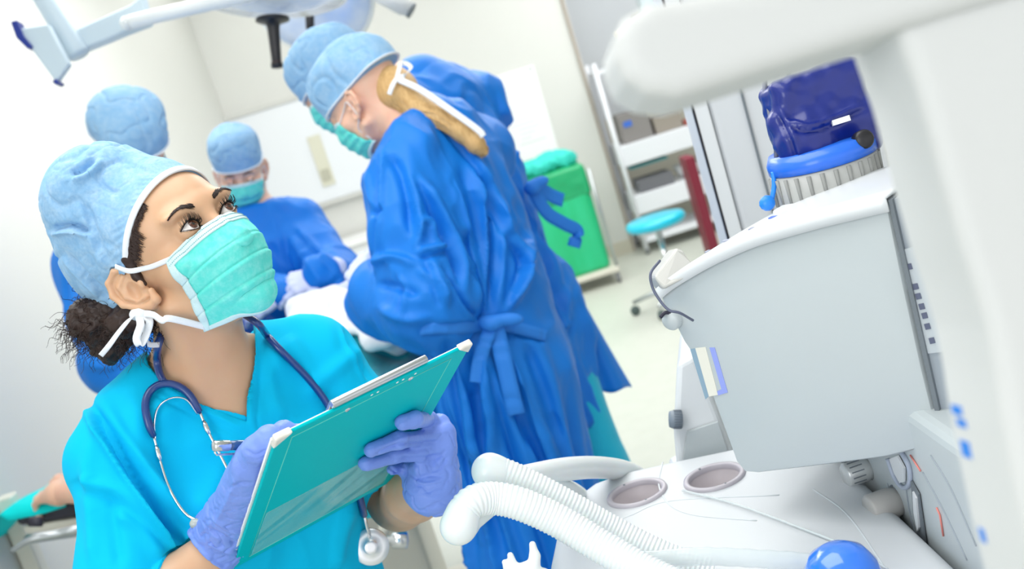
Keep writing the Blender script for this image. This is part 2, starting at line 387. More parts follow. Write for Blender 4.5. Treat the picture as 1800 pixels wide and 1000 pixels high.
# ------------------------------------------------------------------ seated note-taking nurse in front
HM = V3(*[0]*9).reshape(3, 3)
_A = np.array([[-0.481, 0.87, -0.107], [-0.87, -0.489, -0.066], [-0.11, 0.062, 0.992]])
_B = np.array([[-0.7802, 0.6093, -0.1415], [-0.6248, -0.7703, 0.1275], [-0.0313, 0.1879, 0.9817]])
u_, _, v_ = np.linalg.svd(_A*.7+_B*.3); HM = (u_@v_)@rotm((1, 0, 0), 14)
DZ = .08
def PN(x, y, d): return P(x, y, d+DZ)
HSC = .935
HT = PN(367, 386, 1.125)-HM@V3(0, .082, .012)*HSC
EYE = .0305
def head_solid(female=True):
    S = Solid()
    S.ell((0, -.018, .045), (.074, .094, .086)); S.ell((0, .026, .032), (.065, .066, .074), k=.02)
    S.ell((0, .028, -.03), (.057, .052, .062), k=.02); S.ell((0, .03, -.068), (.046, .045, .034), k=.02)
    for s in (-1, 1):
        S.ell((s*.044, .050, -.018), (.020, .026, .018), k=.02)
        S.cone((s*.057, .002, -.048), (s*.012, .066, -.090), .013, .015, k=.018)
        S.ell((s*.030, .080, .033), (.026, .011, .008), k=.014)
    S.ell((0, .080, .03), (.012, .011, .016), k=.012)
    for s in (-1, 1): S.ell((s*EYE, .098, .010), (.020, .018, .0135), k=.012, mode='s')
    S.cone((0, .085, .014), (0, .104, -.026), .0075, .010, k=.010); S.ell((0, .105, -.029), (.012, .012, .0105), k=.008)
    for s in (-1, 1): S.ell((s*.0135, .095, -.033), (.0085, .010, .008), k=.006)
    S.ell((0, .078, -.060), (.026, .014, .012), k=.012); S.cone((-.015, .087, -.056), (.015, .087, -.056), .0045, .0045, k=.006); S.cone((-.013, .086, -.064), (.013, .086, -.064), .005, .005, k=.004)
    S.ell((0, .071, -.092), (.018, .015, .014), k=.016)
    for s in (-1, 1):
        S.ell((s*EYE, .0785, .012), (.0148, .0142, .0138), k=.005)
        a, hu, hl = .0150, .0078, .0054; Ru = (a*a+hu*hu)/2/hu; Rl = (a*a+hl*hl)/2/hl
        def almond(p, s=s, a=a, hu=hu, hl=hl, Ru=Ru, Rl=Rl):
            x = (p[..., 0]-s*EYE)*s; z = p[..., 2]-.012; t = radians(7); x, z = x*cos(t)+z*sin(t), -x*sin(t)+z*cos(t)
            return np.maximum(np.maximum(np.hypot(x, z-(hu-Ru))-Ru, np.hypot(x, z+(hl-Rl))-Rl), .080-p[..., 1])
        S._a(almond, .0012, 's', None, None)
        # crease above the lid
        pts = [(s*(EYE+dx), .0935-abs(dx)*abs(dx)*16, .0212-dx*dx*28+dx*.08) for dx in (-.012, -.006, 0, .006, .012)]
        S.chain(pts, [.0012]*5, k=.0022, mode='s')
        # ear
        def e(x, y, z, c=cos(radians(16)), q=sin(radians(16))):
            y += .012; return (s*x, -.012+y*c-z*q, y*q+z*c)
        S.cone(e(.060, -.012, 0), e(.070, -.014, -.002), .016, .013, k=.008)
        S.ell(e(.0765, -.015, -.002), (.0038, .017, .027), R=rotm((0, 0, 1), s*22)@rotm((1, 0, 0), 28), k=.004)
        S.chain([e(.071, .002, .006), e(.074, .000, .020), e(.079, -.011, .029), e(.085, -.026, .026), e(.088, -.034, .012), e(.087, -.034, -.004), e(.082, -.026, -.020), e(.075, -.013, -.032), e(.072, -.003, -.033), e(.071, .001, -.022)], [.003, .0034, .0036, .004, .004, .0038, .0036, .0048, .0052, .004], k=.003)
        S.chain([e(.078, -.008, .016), e(.083, -.020, .012), e(.083, -.024, -.002), e(.079, -.018, -.016), e(.075, -.008, -.021)], [.0022, .0028, .003, .003, .003], k=.003)
        S.ell(e(.0805, -.010, -.005), (.007, .008, .012), k=.003, mode='s')
        S.ell(e(.0735, .001, -.008), (.004, .004, .006), k=.003)
    return S
HS = head_solid()
H = lambda x, y, z: HM@V3(x, y, z)*HSC+HT
def Hs(a): return np.asarray(a)@HM.T*HSC+HT
# torso frame
YAW = radians(35)
BF = V3(sin(YAW), -cos(YAW), 0); BR = V3(-cos(YAW), -sin(YAW), 0); BZ = V3(0, 0, 1)
NB = PN(384, 668, 1.205)                                            # pit of the neck
def T_(r, f, z): return NB+BR*r+BF*f+BZ*z                          # right, forward, up from the pit
RSH, LSH = T_(.102, -.055, -.045), T_(-.145, -.055, -.035)
REL, RWR = P(222, 1110, 1.20), P(377, 970, 1.214)
LEL, LWR = P(702, 880, 1.45), P(758, 848, 1.27)
B = Solid(); TB = Solid()
B.sub(HS, HM, HT, 0, HSC)
B.cone(H(0, -.025, -.035), T_(0, -.045, -.01), .049, .052, k=.02); TB.cone(T_(0, -.045, -.015), T_(0, -.04, -.06), .052, .068, k=.03)
for s in (-1, 1):
    TB.chain([T_(s*.03, -.05, .01), T_(s*.09, -.06, -.022), T_(s*.13, -.055, -.045)], [.034, .036, .040], k=.035)
    TB.chain([T_(s*.016, -.006, -.012), T_(s*.07, -.008, -.006), T_(s*.12, -.03, -.018)], [.007, .007, .007], k=.012)      # collar bones
    B.chain([H(s*.055, -.02, -.045), T_(s*.014, -.004, -.003)], [.010, .006], k=.022)                                      # neck muscles
TB.cone(T_(0, -.075, -.10), T_(0, -.075, -.22), .125, .118, k=.04, flat=(BF, .68)); TB.cone(T_(0, -.075, -.22), T_(0, -.095, -.50), .118, .13, k=.03, flat=(BF, .7))
for s in (-1, 1): TB.ell(T_(s*.06, -.012, -.17), (.055, .055, .055), k=.04)
B.sub(TB, np.eye(3), V3(0, 0, 0), k=.03)
B.cone(T_(.06, -.085, -.52), T_(.09, -.09, -.95), .09, .06, k=.04); B.cone(T_(-.06, -.085, -.52), T_(-.09, -.09, -.95), .09, .06, k=.04)
B.cone(T_(.09, -.09, -.95), T_(.09, -.11, -1.27), .06, .035, k=.02); B.cone(T_(-.09, -.09, -.95), T_(-.09, -.11, -1.27), .06, .035, k=.02)
B.chain([RSH, REL, RWR+(REL-RWR)*.5, RWR], [.044, .038, .036, .026], k=.03); B.chain([LSH, LEL, LWR+(LEL-LWR)*.5, LWR], [.044, .038, .036, .026], k=.03)
nurse = empty('person', (NB[0], NB[1], 0), 'woman in cyan scrubs looking up over a teal face mask while writing on a clipboard', 'person')
t0 = time.time()
v, f = B.mesh(.0017, clip=(V3(-9, -9, NB[2]-.55), V3(9, 9, 9)))
body = mesh('body', v, f, skin, nurse)
print('body', len(v), time.time()-t0)

# eyes
gaze = V3(-.06, 1, .16)
for s in (-1, 1):
    g = HM@(gaze/np.linalg.norm(gaze)); c = H(s*EYE, .0785, .012); R = frame(g)
    prof = [(.0122*sin(a), .0122*cos(a)) for a in np.linspace(.47, pi-.01, 26)]
    prof = [(.0009, .01255), (.0020, .0125), (.00205, .01248), (.0035, .0123), (.0050, .0118), (.0056, .01125)]+prof
    prof = [(a*HSC, b*HSC) for a, b in prof]; vv, ff = lathe_g(c, g, prof, 40); n = 40
    mi = [min(3, 0 if i//n < 1 else 1 if i//n < 5 else 2) for i in range(len(ff)-2)]+[0, 2]
    mesh('eye', vv, ff, None, nurse, mats=[mat('pupil', '#060303', .05, coat=1), mat('iris_brown', '#4a2312', .15, coat=1, mottle=(900, .6, '#7a4322')), mat('sclera', '#f4efec', .12, coat=.8)], mi=mi)
# lashes and brows as fine hairs
def hairs(name, list_, m, parent, n=4, label=None):
    G = [tube_g(p, r, n) for p, r in list_]; return mesh(name, *join(*G), m, parent, label=label)
rg = np.random.default_rng(3)
for s in (-1, 1):
    L_ = []; t = radians(7)
    for up, cnt, hh, ln in ((1, 46, .0078, .0095), (-1, 26, -.0054, .0036)):
        for i in range(cnt):
            u = -.92+1.84*(i+.5)/cnt; a = .0145; x = u*a; z = hh*(1-u*u)
            xr_, zr_ = x*cos(t)-z*sin(t), x*sin(t)+z*cos(t)
            p0 = V3(s*(EYE+xr_), .0785+sqrt(max(.0138**2-(xr_*.95)**2-zr_**2, 0)), .012+zr_)
            l = ln*(.75+.35*rg.random())*(1+.25*max(u, 0)); out = V3(s*(u*.55+.1*rg.normal()), 1, up*.28+.1*rg.normal()); out /= np.linalg.norm(out)
            p1 = p0+out*l*.5; p2 = p1+(out*.35+V3(0, 0, up*1.0))*l*.5
            L_.append((Hs(crom([p0, p1, p2], 4)), [.00034, .00026, .0001]))
    # dark lid margin
    for hh, rad in ((.0078, .00075), (-.0054, .0003)):
        q = []
        for u in np.linspace(-1, 1, 15):
            x = u*.0145; z = hh*(1-u*u); xr_, zr_ = x*cos(t)-z*sin(t), x*sin(t)+z*cos(t); q.append((s*(EYE+xr_), .0785+sqrt(max(.0134**2-(xr_*.9)**2-zr_**2, 0)), .012+zr_))
        L_.append((Hs(q), rad))
    hairs('eyelashes', L_, lash_m, nurse)
for s in (-1, 1):
    L_ = []
    N_ = 260; u = rg.random(N_); w_ = rg.normal(size=N_)*.0014*(1.3-u)
    x = .0155+u*.038; z = .0305+.0085*np.sin(np.minimum(u, .72)/.72*pi/2)-.020*np.maximum(0, u-.62)**1.1+w_
    p0 = HS.snap(np.stack([s*x, np.full(N_, .095), z], 1)); dr = np.stack([np.full(N_, s*1.), u*0, .75-1.2*u+rg.normal(size=N_)*.12], 1); p1 = p0+dr/np.linalg.norm(dr, axis=1)[:, None]*.0065
    p1 = HS.snap(p1, .0012); p0 = HS.snap(p0, .0002); pm = (p0+p1)/2+.0004*HS.grad((p0+p1)/2)
    for i in range(N_): L_.append((Hs([p0[i], pm[i], p1[i]]), [.00032, .0003, .00008]))
    hairs('eyebrow', L_, brow_m, nurse, 3)

# surgical cap: puffed cloth over the skull, tight at the rim
CN = V3(0, .60, -.80); CN /= np.linalg.norm(CN); CP = V3(0, .056, .066)        # rim plane: forehead to the ear
def cap_dist(p): return (p-CP)@CN
K = Solid(); K.ell((0, -.016, .047), (.0765, .0965, .0882)); K.ell((0, .026, .034), (.0672, .0682, .0762), k=.02)
K.ell((0, -.052, .084), (.085, .076, .088), k=.04); K.ell((.02, -.088, .052), (.060, .054, .068), k=.03); K.ell((0, -.085, -.005), (.066, .055, .055), k=.03); K.ell((.02, -.040, .148), (.056, .064, .036), k=.04)
K.half(CP, CN, .002)
K.half(V3(0, -.03, -.018), V3(0, .28, -.96), .004)
v, f = K.mesh(.0017)
nrm = vnormals(v, f); back = np.clip(-cap_dist(v)/.03, 0, 1)
pl = np.abs(vnoise(v*V3(24, 24, 24), 2)); pl2 = np.abs(vnoise(v*75, 5)); ang = np.arctan2(v[:, 0], v[:, 2]-.03)
disp = back*(-.0035*np.exp(-(pl/.14)**2)-.001*np.exp(-(pl2/.15)**2)+.005*vnoise(v*16, 9))
gath = np.clip(1-np.abs(cap_dist(v)+.012)/.012, 0, 1); disp += -.0008*gath*(1+np.sin(ang*60))
v = v+nrm*disp[:, None]; v = laplace(v, f, 1); v = keep_off(v, f, HS, .0018)
v = folds(Hs(v), f, [([(122, 306), (148, 296), (172, 272)], 8, -.009, 1), ([(88, 404), (125, 398), (160, 408)], 6, -.010, 1), ([(115, 445), (150, 485), (192, 525)], 6, -.006, 1), ([(150, 350), (170, 420), (195, 470)], 8, -.004, 1)])
cap = mesh('surgical_cap', v, f, cap_m, nurse)
# rim binding: ribbon following the rim plane over the head surface
rim = []; e1 = np.cross(CN, V3(1, 0, 0)); e1 /= np.linalg.norm(e1)
Rim = Solid(); Rim.ell((0, -.016, .047), (.0765, .0965, .0882)); Rim.ell((0, .026, .034), (.0672, .0682, .0762), k=.02)
for a in np.linspace(-128, 128, 90):
    d = V3(sin(radians(a)), 0, 0)-e1*cos(radians(a))*(1 if e1[2] < 0 else -1); r_ = .02
    lo, hi = 0, .16
    for _ in range(30):
        mid = (lo+hi)/2
        if Rim(CP+V3(0, -.0, -.02)-CN*((V3(0, 0, -.02))@CN)+d*mid) < 0: lo = mid
        else: hi = mid
    rim.append(CP+V3(0, 0, -.02)-CN*((V3(0, 0, -.02))@CN)+d*(lo+.0008))
rim = np.array(rim); G = []
ct = rim.mean(0); sec = []
for p in rim:
    o = p-ct; o -= CN*(o@CN); o /= np.linalg.norm(o); sec.append([p-CN*.0035+o*.0012, p+CN*.0038-o*.0006+o*.0006, p+CN*.0042-o*.0022, p-CN*.003-o*.003])
sec = np.array(sec); m_ = len(sec)
vv = sec.reshape(-1, 3); ff = [(i*4+j, i*4+(j+1) % 4, (i+1)*4+(j+1) % 4, (i+1)*4+j) for i in range(m_-1) for j in range(4)]+[(0, 1, 2, 3), tuple((m_-1)*4+j for j in (3, 2, 1, 0))]
band = mesh('cap_band', Hs(vv), ff, white_band, cap, label='white binding along the cap rim')

# mask
zt, zb = .006, -.104
def mask_pt(a, t):
    """a -1..1 across, t 0 top .. 1 bottom"""
    z = zt+(zb-zt)*t; z += (-.004)*(abs(a)**2)*(1-t)*3+ .012*(abs(a)**2)*t
    ya = np.interp(t, [0, .12, .32, .55, .8, 1], [.098, .106, .113, .108, .094, .062])
    ye = np.interp(t, [0, .3, .6, 1], [.050, .038, .024, .002]); xe = np.interp(t, [0, .3, .6, 1], [.061, .062, .058, .049])
    th = a*pi/2*.93; x = xe*sin(th); y = ye+(ya-ye)*max(cos(th), 0)**np.interp(t, [0, .3, 1], [1.15, .85, .75])
    return V3(x, y, z)
MG = np.array([[mask_pt(a, t) for a in np.linspace(-1, 1, 81)] for t in np.linspace(0, 1, 90)])
d = HS(MG); g = HS.grad(MG); MG = MG+g*np.clip(.0022-d, 0, None)[..., None]
nn = np.cross(np.gradient(MG, axis=1), np.gradient(MG, axis=0)); nn /= np.linalg.norm(nn, axis=-1, keepdims=True)
if nn[45, 40, 1] < 0: nn = -nn
T = np.linspace(0, 1, 90)[:, None]; A = np.linspace(-1, 1, 81)[None]
ple = np.zeros((90, 81))
for c0, am in ((.34, .0030), (.55, .0034), (.76, .0030)):
    x = (T-c0-.03*(A**2))/.012; ple += am*(1-A**4)*(1/(1+np.exp(-x*1.6)))*np.exp(-np.clip(T-c0, 0, 1)/.16)-am*.5*np.exp(-(x+1)**2)
ple += .0012*np.sin(T*40+A*5)*0+.0009*vnoise(np.stack([T*9+A*0, A*5+T*0, T*0+A*0], -1))
MG = MG+nn*ple[..., None]
i0, i1, j0, j1 = 11, 86, 4, 76
o_mask = mesh('face_mask', *grid_g(Hs(MG[i0-1:i1+1, j0-1:j1+1])), mask_m, nurse); thick(o_mask, .0012, 0)
def strip(pts, name, lb): o = mesh(name, *grid_g(Hs(pts)), mask_w, o_mask, label=lb); thick(o, .0022, 0); return o
strip(MG[:i0+1]+nn[:i0+1]*.0005, 'mask_edge', 'white stitched top edge of the mask'); strip(MG[i1-1:]+nn[i1-1:]*.0005, 'mask_edge', 'pale lower edge of the mask')
strip(MG[:, :j0+1]+nn[:, :j0+1]*.0008, 'mask_edge', 'pale side edge of the mask'); strip(MG[:, j1:]+nn[:, j1:]*.0008, 'mask_edge', 'pale side edge of the mask')
for row in (3, 8):
    G = [box_g(Hs(MG[row, j]+nn[row, j]*.002), (.0006, .0004, .0004), HM) for j in range(2, 79)]
    mesh('stitching', *join(*G), mat('stitch_grey', '#8fb9bf', .7), o_mask)
# ties (ribbons hugging the head)
def ribbon(pts, w, name, m, parent, up, t=.0008, label=None):
    p = crom(pts, 8); T = np.gradient(p, axis=0); T /= np.linalg.norm(T, axis=1)[:, None]; u = np.asarray(up, float)*np.ones_like(p) if np.ndim(up) == 1 else np.repeat(np.asarray(up, float), 8, 0)[:len(p)]
    u = u-T*(u*T).sum(1)[:, None]; u /= np.linalg.norm(u, axis=1)[:, None]
    ws = np.linspace(-1, 1, 4); o = mesh(name, *grid_g(p[:, None]+u[:, None]*ws[None, :, None]*w/2), m, parent, label=label); thick(o, t, 0); return o
E_ = MG
HSn = HS
up_ = Hs([(0, 0, 1)])[0]-HT
c1 = E_[1, 79]; c2 = E_[88, 79]
def on(p, off=.0018): return HS.snap(V3(*p), off)
pts = [c1+V3(-.002, .003, 0), on((.068, .030, .003)), on((.0715, .018, .007)), (.0775, .004, .016), (.081, -.008, .031)]
ribbon(Hs(pts), .0058, 'mask_tie', white_band, o_mask, HM@V3(0, .2, 1))
KN = PN(243, 551, 1.130)
pts = [Hs([c2+V3(-.001, .003, .002)])[0], PN(300, 560, 1.098), PN(285, 563, 1.103), PN(268, 553, 1.112), KN]
ribbon(pts, .0075, 'mask_tie', white_band, o_mask, UP)
ribbon([KN, PN(228, 561, 1.118), PN(208, 585, 1.112), PN(192, 607, 1.11), PN(177, 625, 1.112)], .0058, 'mask_tie', white_band, o_mask, RT+UP*.5)
ribbon([KN, PN(247, 570, 1.112), PN(240, 595, 1.11), PN(247, 606, 1.112), PN(258, 585, 1.118), PN(262, 562, 1.12), KN], .0085, 'mask_tie', white_band, o_mask, RT)
ribbon([KN, PN(258, 590, 1.128), PN(262, 605, 1.135), PN(280, 606, 1.15)], .006, 'mask_tie', white_band, o_mask, UP)
k_ = Solid(); k_.ell(KN, (.010, .009, .0075)); k_.ell(KN+RT*.006+UP*.003, (.006, .007, .006)); mesh('mask_knot', *k_.mesh(.0012), white_band, o_mask)

# hair: edge along the temple, nape and curly bunch
L_ = []
a = np.radians(rg.uniform(72, 124, 420)); kk = np.minimum(((a+radians(128))/radians(256)*89).astype(int), 89); p = rim[kk]; low = kk > 78
st = HS.snap(p+CN*.003+np.stack([a*0, rg.uniform(-.002, .005, 420), a*0], 1), .0008); l = np.where(low, rg.uniform(.004, .020, 420), rg.uniform(.002, .008, 420))
d_ = np.where(low[:, None], np.stack([a*0, .15+.2*rg.normal(size=420), a*0-1], 1), V3(0, -.35, .8)); d_ /= np.linalg.norm(d_, axis=1)[:, None]
e = HS.snap(st+CN*(l*.55)[:, None]-d_*(l*.5*np.where(low, -1, 1))[:, None], .0016); mid = HS.snap((st+e)/2+rg.normal(size=(420, 3))*.0012, .0022)
for i in range(420): L_.append((Hs(crom([p[i]-CN*.004, st[i], mid[i], e[i]], 3)), [.0005, .0005, .0002]))
hl = Solid(); q = [HS.snap(rim[k]+CN*.004, -.002) for k in range(72, 90, 3)]; hl.chain(q, [.002]+[.0036]*(len(q)-2)+[.006], k=.006)
q2 = [HS.snap(V3(.072, .004+.0*i, .030-.012*i), -.001) for i in range(4)]; hl.chain(q2, [.006, .006, .005, .003], k=.006)
_v, _f = hl.mesh(.0016); hm = mesh('hair', Hs(_v), _f, hair_m, nurse)
G = [tube_g(p, r, 4) for p, r in L_]
mesh('hair_strands', *join(*G), hair_m, hm)
bun = PN(180, 572, 1.20); G = []
bs = Solid(); bs.ell(bun+UP*.012, (.040, .036, .030)); bs.ell(PN(235, 560, 1.165), (.030, .030, .022), k=.02); bs.ell(bun-UP*.022+RT*.008, (.022, .02, .022), k=.02)
vb, fb = bs.mesh(.003); vb = vb+vnormals(vb, fb)*(.004*vnoise(vb*90)+.003*vnoise(vb*200, 3))[:, None]; mesh('hair_core', vb, fb, hair_m, hm)
for i in range(520):
    d0 = rg.normal(size=3); d0 /= np.linalg.norm(d0); c = bun+UP*.008+d0*V3(.036, .03, .028)*(.7+.3*rg.random()) if rg.random() < .75 else PN(238, 562, 1.165)+d0*V3(.024, .024, .018)
    ax = d0*.6+rg.normal(size=3)*.4-UP*.45; ax /= np.linalg.norm(ax); R = frame(ax); rr = rg.uniform(.0015, .0042); L0 = rg.uniform(.015, .042); tw = rg.uniform(1.2, 3)*2*pi; ph = rg.random()*6.28; tt = np.linspace(0, 1, 18)
    pts = c+((rr*np.cos(ph+tw*tt))[:, None]*R[:, 0]+(rr*np.sin(ph+tw*tt))[:, None]*R[:, 1])+ax*(L0*tt)[:, None]-UP*(.006*tt**2)[:, None]
    G.append(tube_g(pts, [.00045, .0004, .0002], 3, cap=False))
mesh('curls', *join(*G), hair_m, hm)
# cap ties bunch under the ear (lace edge of the cap)

# ------------------------------------------------------------------ scrub top
S = Solid()
S.cone(T_(0, -.072, -.10), T_(0, -.070, -.24), .138, .134, k=.04, flat=(BF, .70)); S.cone(T_(0, -.072, -.24), T_(0, -.100, -.62), .132, .160, k=.04, flat=(BF, .74))
for s in (-1, 1):
    S.chain([T_(s*.045, -.052, .004), T_(s*.09, -.058, -.018), T_(s*.128, -.055, -.048)], [.042, .045, .050], k=.04)
    S.ell(T_(s*.062, -.006, -.165), (.062, .062, .066), k=.05)
S.chain([RSH, RSH+(REL-RSH)*.35, RSH+(REL-RSH)*.93], [.050, .055, .060], k=.04)
S.chain([LSH, LSH+(LEL-LSH)*.4, LSH+(LEL-LSH)*.74], [.054, .060, .064], k=.04)
S.sub(TB, np.eye(3), V3(0, 0, 0), k=.012); _f = S.ops[-1][0]; S.ops[-1] = (lambda p, _f=_f: _f(p)-.007, .012, 'u'); S.bb[-1] = (S.bb[-1][0]-.01, S.bb[-1][1]+.01); S.bx[-1] = S.bb[-1]
# open sleeve ends
for a, b, t, rr in ((LSH, LEL, .80, .060), ):
    ax = (b-a)/np.linalg.norm(b-a); S.cone(a+(b-a)*(t-.02), a+(b-a)*(t+.3), rr, rr+.01, k=.004, mode='s')
S.half(T_(0, 0, -.60), V3(0, 0, -1), .003)
# V neck
poly = np.array([(434, 742), (352, 706), (282, 664), (262, 640), (250, 560), (330, 470), (440, 480), (450, 575), (445, 640)], float)
cn = poly.mean(0)
def vneck(p):
    q = proj(p); fz = (p-NB)@BF; d = np.full(fz.shape, -9.)
    for i in range(len(poly)):
        a, b = poly[i], poly[(i+1) % len(poly)]; e = b-a; n = np.array([e[1], -e[0]])/np.linalg.norm(e)
        if (cn-a)@n > 0: n = -n
        d = np.maximum(d, ((q[..., 0]-a[0])*n[0]+(q[..., 1]-a[1])*n[1])*q[..., 2]/FPX)
    return np.maximum(d, -.14-fz)
S._a(vneck, .0015, 's', None, None)
t0 = time.time(); v, f = S.mesh(.0026, clip=(V3(-9, -9, NB[2]-.60), V3(9, 9, 9))); print('scrub', len(v), time.time()-t0)
n = vnormals(v, f); v = v+n*(.0045*vnoise(v*V3(9, 9, 5), 1)+.0026*(1-2*np.abs(vnoise(v*V3(20, 20, 10), 2)))+.0012*vnoise(v*V3(45, 45, 25), 3))[:, None]
v = folds(v, f, [
    ([(160, 712), (205, 790), (262, 880), (335, 985)], 9, -.022, 1), ([(180, 700), (235, 790), (300, 880), (380, 950)], 11, .008), ([(150, 830), (165, 850), (220, 870), (300, 950)], 14, .006, 1), ([(150, 820), (160, 900), (165, 1000)], 12, .006),
    ([(235, 690), (250, 800), (300, 900)], 16, .005), ([(420, 760), (380, 850), (350, 900)], 18, .005), ([(445, 600), (440, 680), (440, 738)], 5, .003), ([(275, 672), (350, 716), (430, 754)], 5, .003),
    ([(460, 590), (456, 680), (454, 752), (490, 770)], 3, -.002), ([(262, 688), (345, 732), (420, 768)], 3, -.002),
    ([(605, 575), (620, 620), (650, 670)], 5, -.006, 1), ([(500, 590), (560, 680)], 16, .006), ([(530, 700), (600, 640), (640, 610)], 14, .006), ([(620, 880), (600, 940), (590, 1000)], 12, .008),
    ([(690, 880), (700, 940), (720, 1000)], 10, .008), ([(470, 640), (480, 700), (500, 740)], 12, .004), ([(180, 740), (160, 790), (150, 840)], 14, .004), ([(200, 900), (250, 930), (290, 990)], 12, .006), ([(190, 860), (200, 930), (210, 1000)], 12, -.006)])
v = keep_off(v, f, B, .0035)
scrub = mesh('scrub_top', v, f, scrub_m, nurse)
def sn(x, y, off, d0=1.1):
    p = PN(x, y, d0)
    r = P(x, y, 1)-CAM
    ds = np.linspace(.95, 1.5, 180); vals = np.minimum(S(CAM+r*ds[:, None]), B(CAM+r*ds[:, None])); k = np.argmax(vals < off); return CAM+r*ds[k]
pk = [(583, 905), (592, 985), (632, 975)]
G = []
for a, b in zip(pk[:-1], pk[1:]):
    G.append(tube_g([sn(a[0]+(b[0]-a[0])*t, a[1]+(b[1]-a[1])*t, .0002) for t in np.linspace(0, 1, 12)], .0009, 6))
mesh('pocket_seam', *join(*G), scrub_m, scrub)
for i, q in enumerate((((434, 742), (352, 706), (282, 664), (262, 642)), ((434, 742), (446, 640), (451, 590)))): pass
# ------------------------------------------------------------------ clipboard held up in front of her
_M = np.array([[0.8229, 0.4674, 0.3231], [0.5682, -0.6802, -0.4631], [0.0034, 0.5647, -0.8253]])
u_, _, v_ = np.linalg.svd(_M); BM = u_@v_
_T = V3(-0.2126, 1.04, 1.1868); BSC = 1.075; BT = CAM+(_T-CAM)*BSC
bw, bh = .21*BSC/2, .31*BSC/2
if ((BM[:, 2])@FW) < 0: bs_ = 1
else: bs_ = -1                                                     # side of the board that faces the camera
def BD(x, y, z=0): return BM@V3(x, y, 0)+BM[:, 2]*z*bs_+BT
BRt = np.stack([BM[:, 0], BM[:, 1], np.cross(BM[:, 0], BM[:, 1])], 1)
teal = mat('teal_vinyl', '#00bdc6', .5, spec=.06, coat=0, bump=[('noise', 14, .12, .004), ('noise', 260, .05, .0005)])
board = empty('clipboard', BD(0, 0), 'teal vinyl clipboard held up in two gloved hands', 'clipboard')
def bplate(x0, x1, y0, y1, z0, z1, name, m, parent, bev=.0008, lb=None):
    c = (BD((x0+x1)/2, (y0+y1)/2, (z0+z1)/2)); o = mesh(name, *box_g(c, ((x1-x0)/2, (y1-y0)/2, abs(z1-z0)/2), BRt), m, parent, smooth=False, label=lb)
    bevel(o, bev); autos(o); return o
bd = bplate(-bw, bw, -bh, bh, -.0018, .0018, 'backing_board', teal, board, .0012)
clear = mat('clear_vinyl', '#c9f4f0', .08, alpha=.2, coat=.6, bump=[('ridge', 14, 1, .012, (.5, 2.4, 1))])
# welded seam frame on the back
G = []
for a, b in (((-bw+.018, bh-.012), (bw-.022, bh-.012)), ((bw-.022, bh-.012), (bw-.022, -bh+.016)), ((bw-.022, -bh+.016), (-bw+.018, -bh+.016)), ((-bw+.018, -bh+.016), (-bw+.018, bh-.012))):
    G.append(tube_g([BD(*a, .0020), BD(*b, .0020)], .0005, 6))
seam = mesh('welded_seam', *join(*G), mat('seam_teal', '#5fd0c6', .4), bd)
fl = bplate(-bw+.02, bw-.024, -bh+.018, -bh+.14, .0019, .0027, 'pocket_film', clear, board, .0003)
wh = mat('paper_white', '#f6f7f8', .6)
pm_ = mat('corner_protector', '#e8e6df', .5, bump=[('noise', 200, .5, .001)], mottle=(120, .4, '#c9beb0'))
for i in range(3): bplate(-bw-.0022+.0006*i, bw-.006, -bh+.006, bh-.006-.001*i, -.0028-.0012*i, -.0019-.0012*i, 'sheet_of_paper', wh, board, .0001)
for sx in (-1, 1):
    q = [BD(sx*(bw+.0012), bh+.0012, .0032), BD(sx*(bw+.0012), bh-.017, .0032), BD(sx*(bw-.017), bh+.0012, .0032)]
    o = mesh('corner_protector', *prism_g(q, -BM[:, 2]*bs_*.0075), pm_, board, smooth=False); bevel(o, .0015)
metal = mat('brushed_steel', '#c9ccd0', .25, 1); chrome = mat('chrome', '#d9dbde', .12, 1)
cl = bplate(-.052, .058, bh-.032, bh+.004, -.0085, -.0045, 'clip_plate', metal, board, .0012)
cb = mesh('clip_hinge', *tube_g([BD(-.052, bh+.0035, -.004), BD(.058, bh+.0035, -.004)], .0042, 16), metal, board); bevel(cb, .0006)
ck = mesh('clip_jaw', *tube_g([BD(-.048, bh-.034, -.0055), BD(.054, bh-.034, -.0055)], .0026, 12), metal, board)
for x_ in (-.034, .040):
    mesh('rivet', *lathe_g(BD(x_, bh-.013, .0017), BM[:, 2]*bs_, [(.0001, .0012), (.0022, .0011), (.0034, .0004), (.0036, -.0002)], 20), chrome, board)
for x_, y_ in ((-.008, .0055), (-.001, .0055), (.022, .0055), (.029, .0055), (.044, .006)):
    mesh('wear_mark', *lathe_g(BD(x_, bh-y_, .0018), BM[:, 2]*bs_, [(.0001, .0003), (.0013, .0002), (.0016, -.0001)], 10), wh, board)

# ------------------------------------------------------------------ gloved hands
def bdepth(x, y, off=0):
    r = P(x, y, 1)-CAM; n = BM[:, 2]*bs_; c = BT+n*off; t = ((c-CAM)@n)/(r@n); return CAM+r*t
def build_hand(wr, kn, fingers, thumb, nb, k=.014, cuff=None, heel=None):
    """wr wrist point, kn four knuckles, fingers = joint lists, thumb = joints; nb back-of-hand direction"""
    G = Solid()
    for i, q in enumerate(kn):
        t = wr+(np.mean(kn, 0)-wr)*.25+(q-np.mean(kn, 0))*.35
        G.chain([wr+(t-wr)*.1, t, q], [.024, .018, .0125], k=.022)
    for i, (q, fj) in enumerate(zip(kn, fingers)):
        rr = [.0108, .0100, .0090, .0080][:len(fj)+1]; sc_ = (.98, 1, .97, .86)[i]; G.chain([q]+list(fj), [r*sc_ for r in rr], k=.006)
    G.chain([wr+(thumb[0]-wr)*.2]+list(thumb), [.018, .016, .0125, .0105, .0092][:len(thumb)+1], k=.016)
    return G

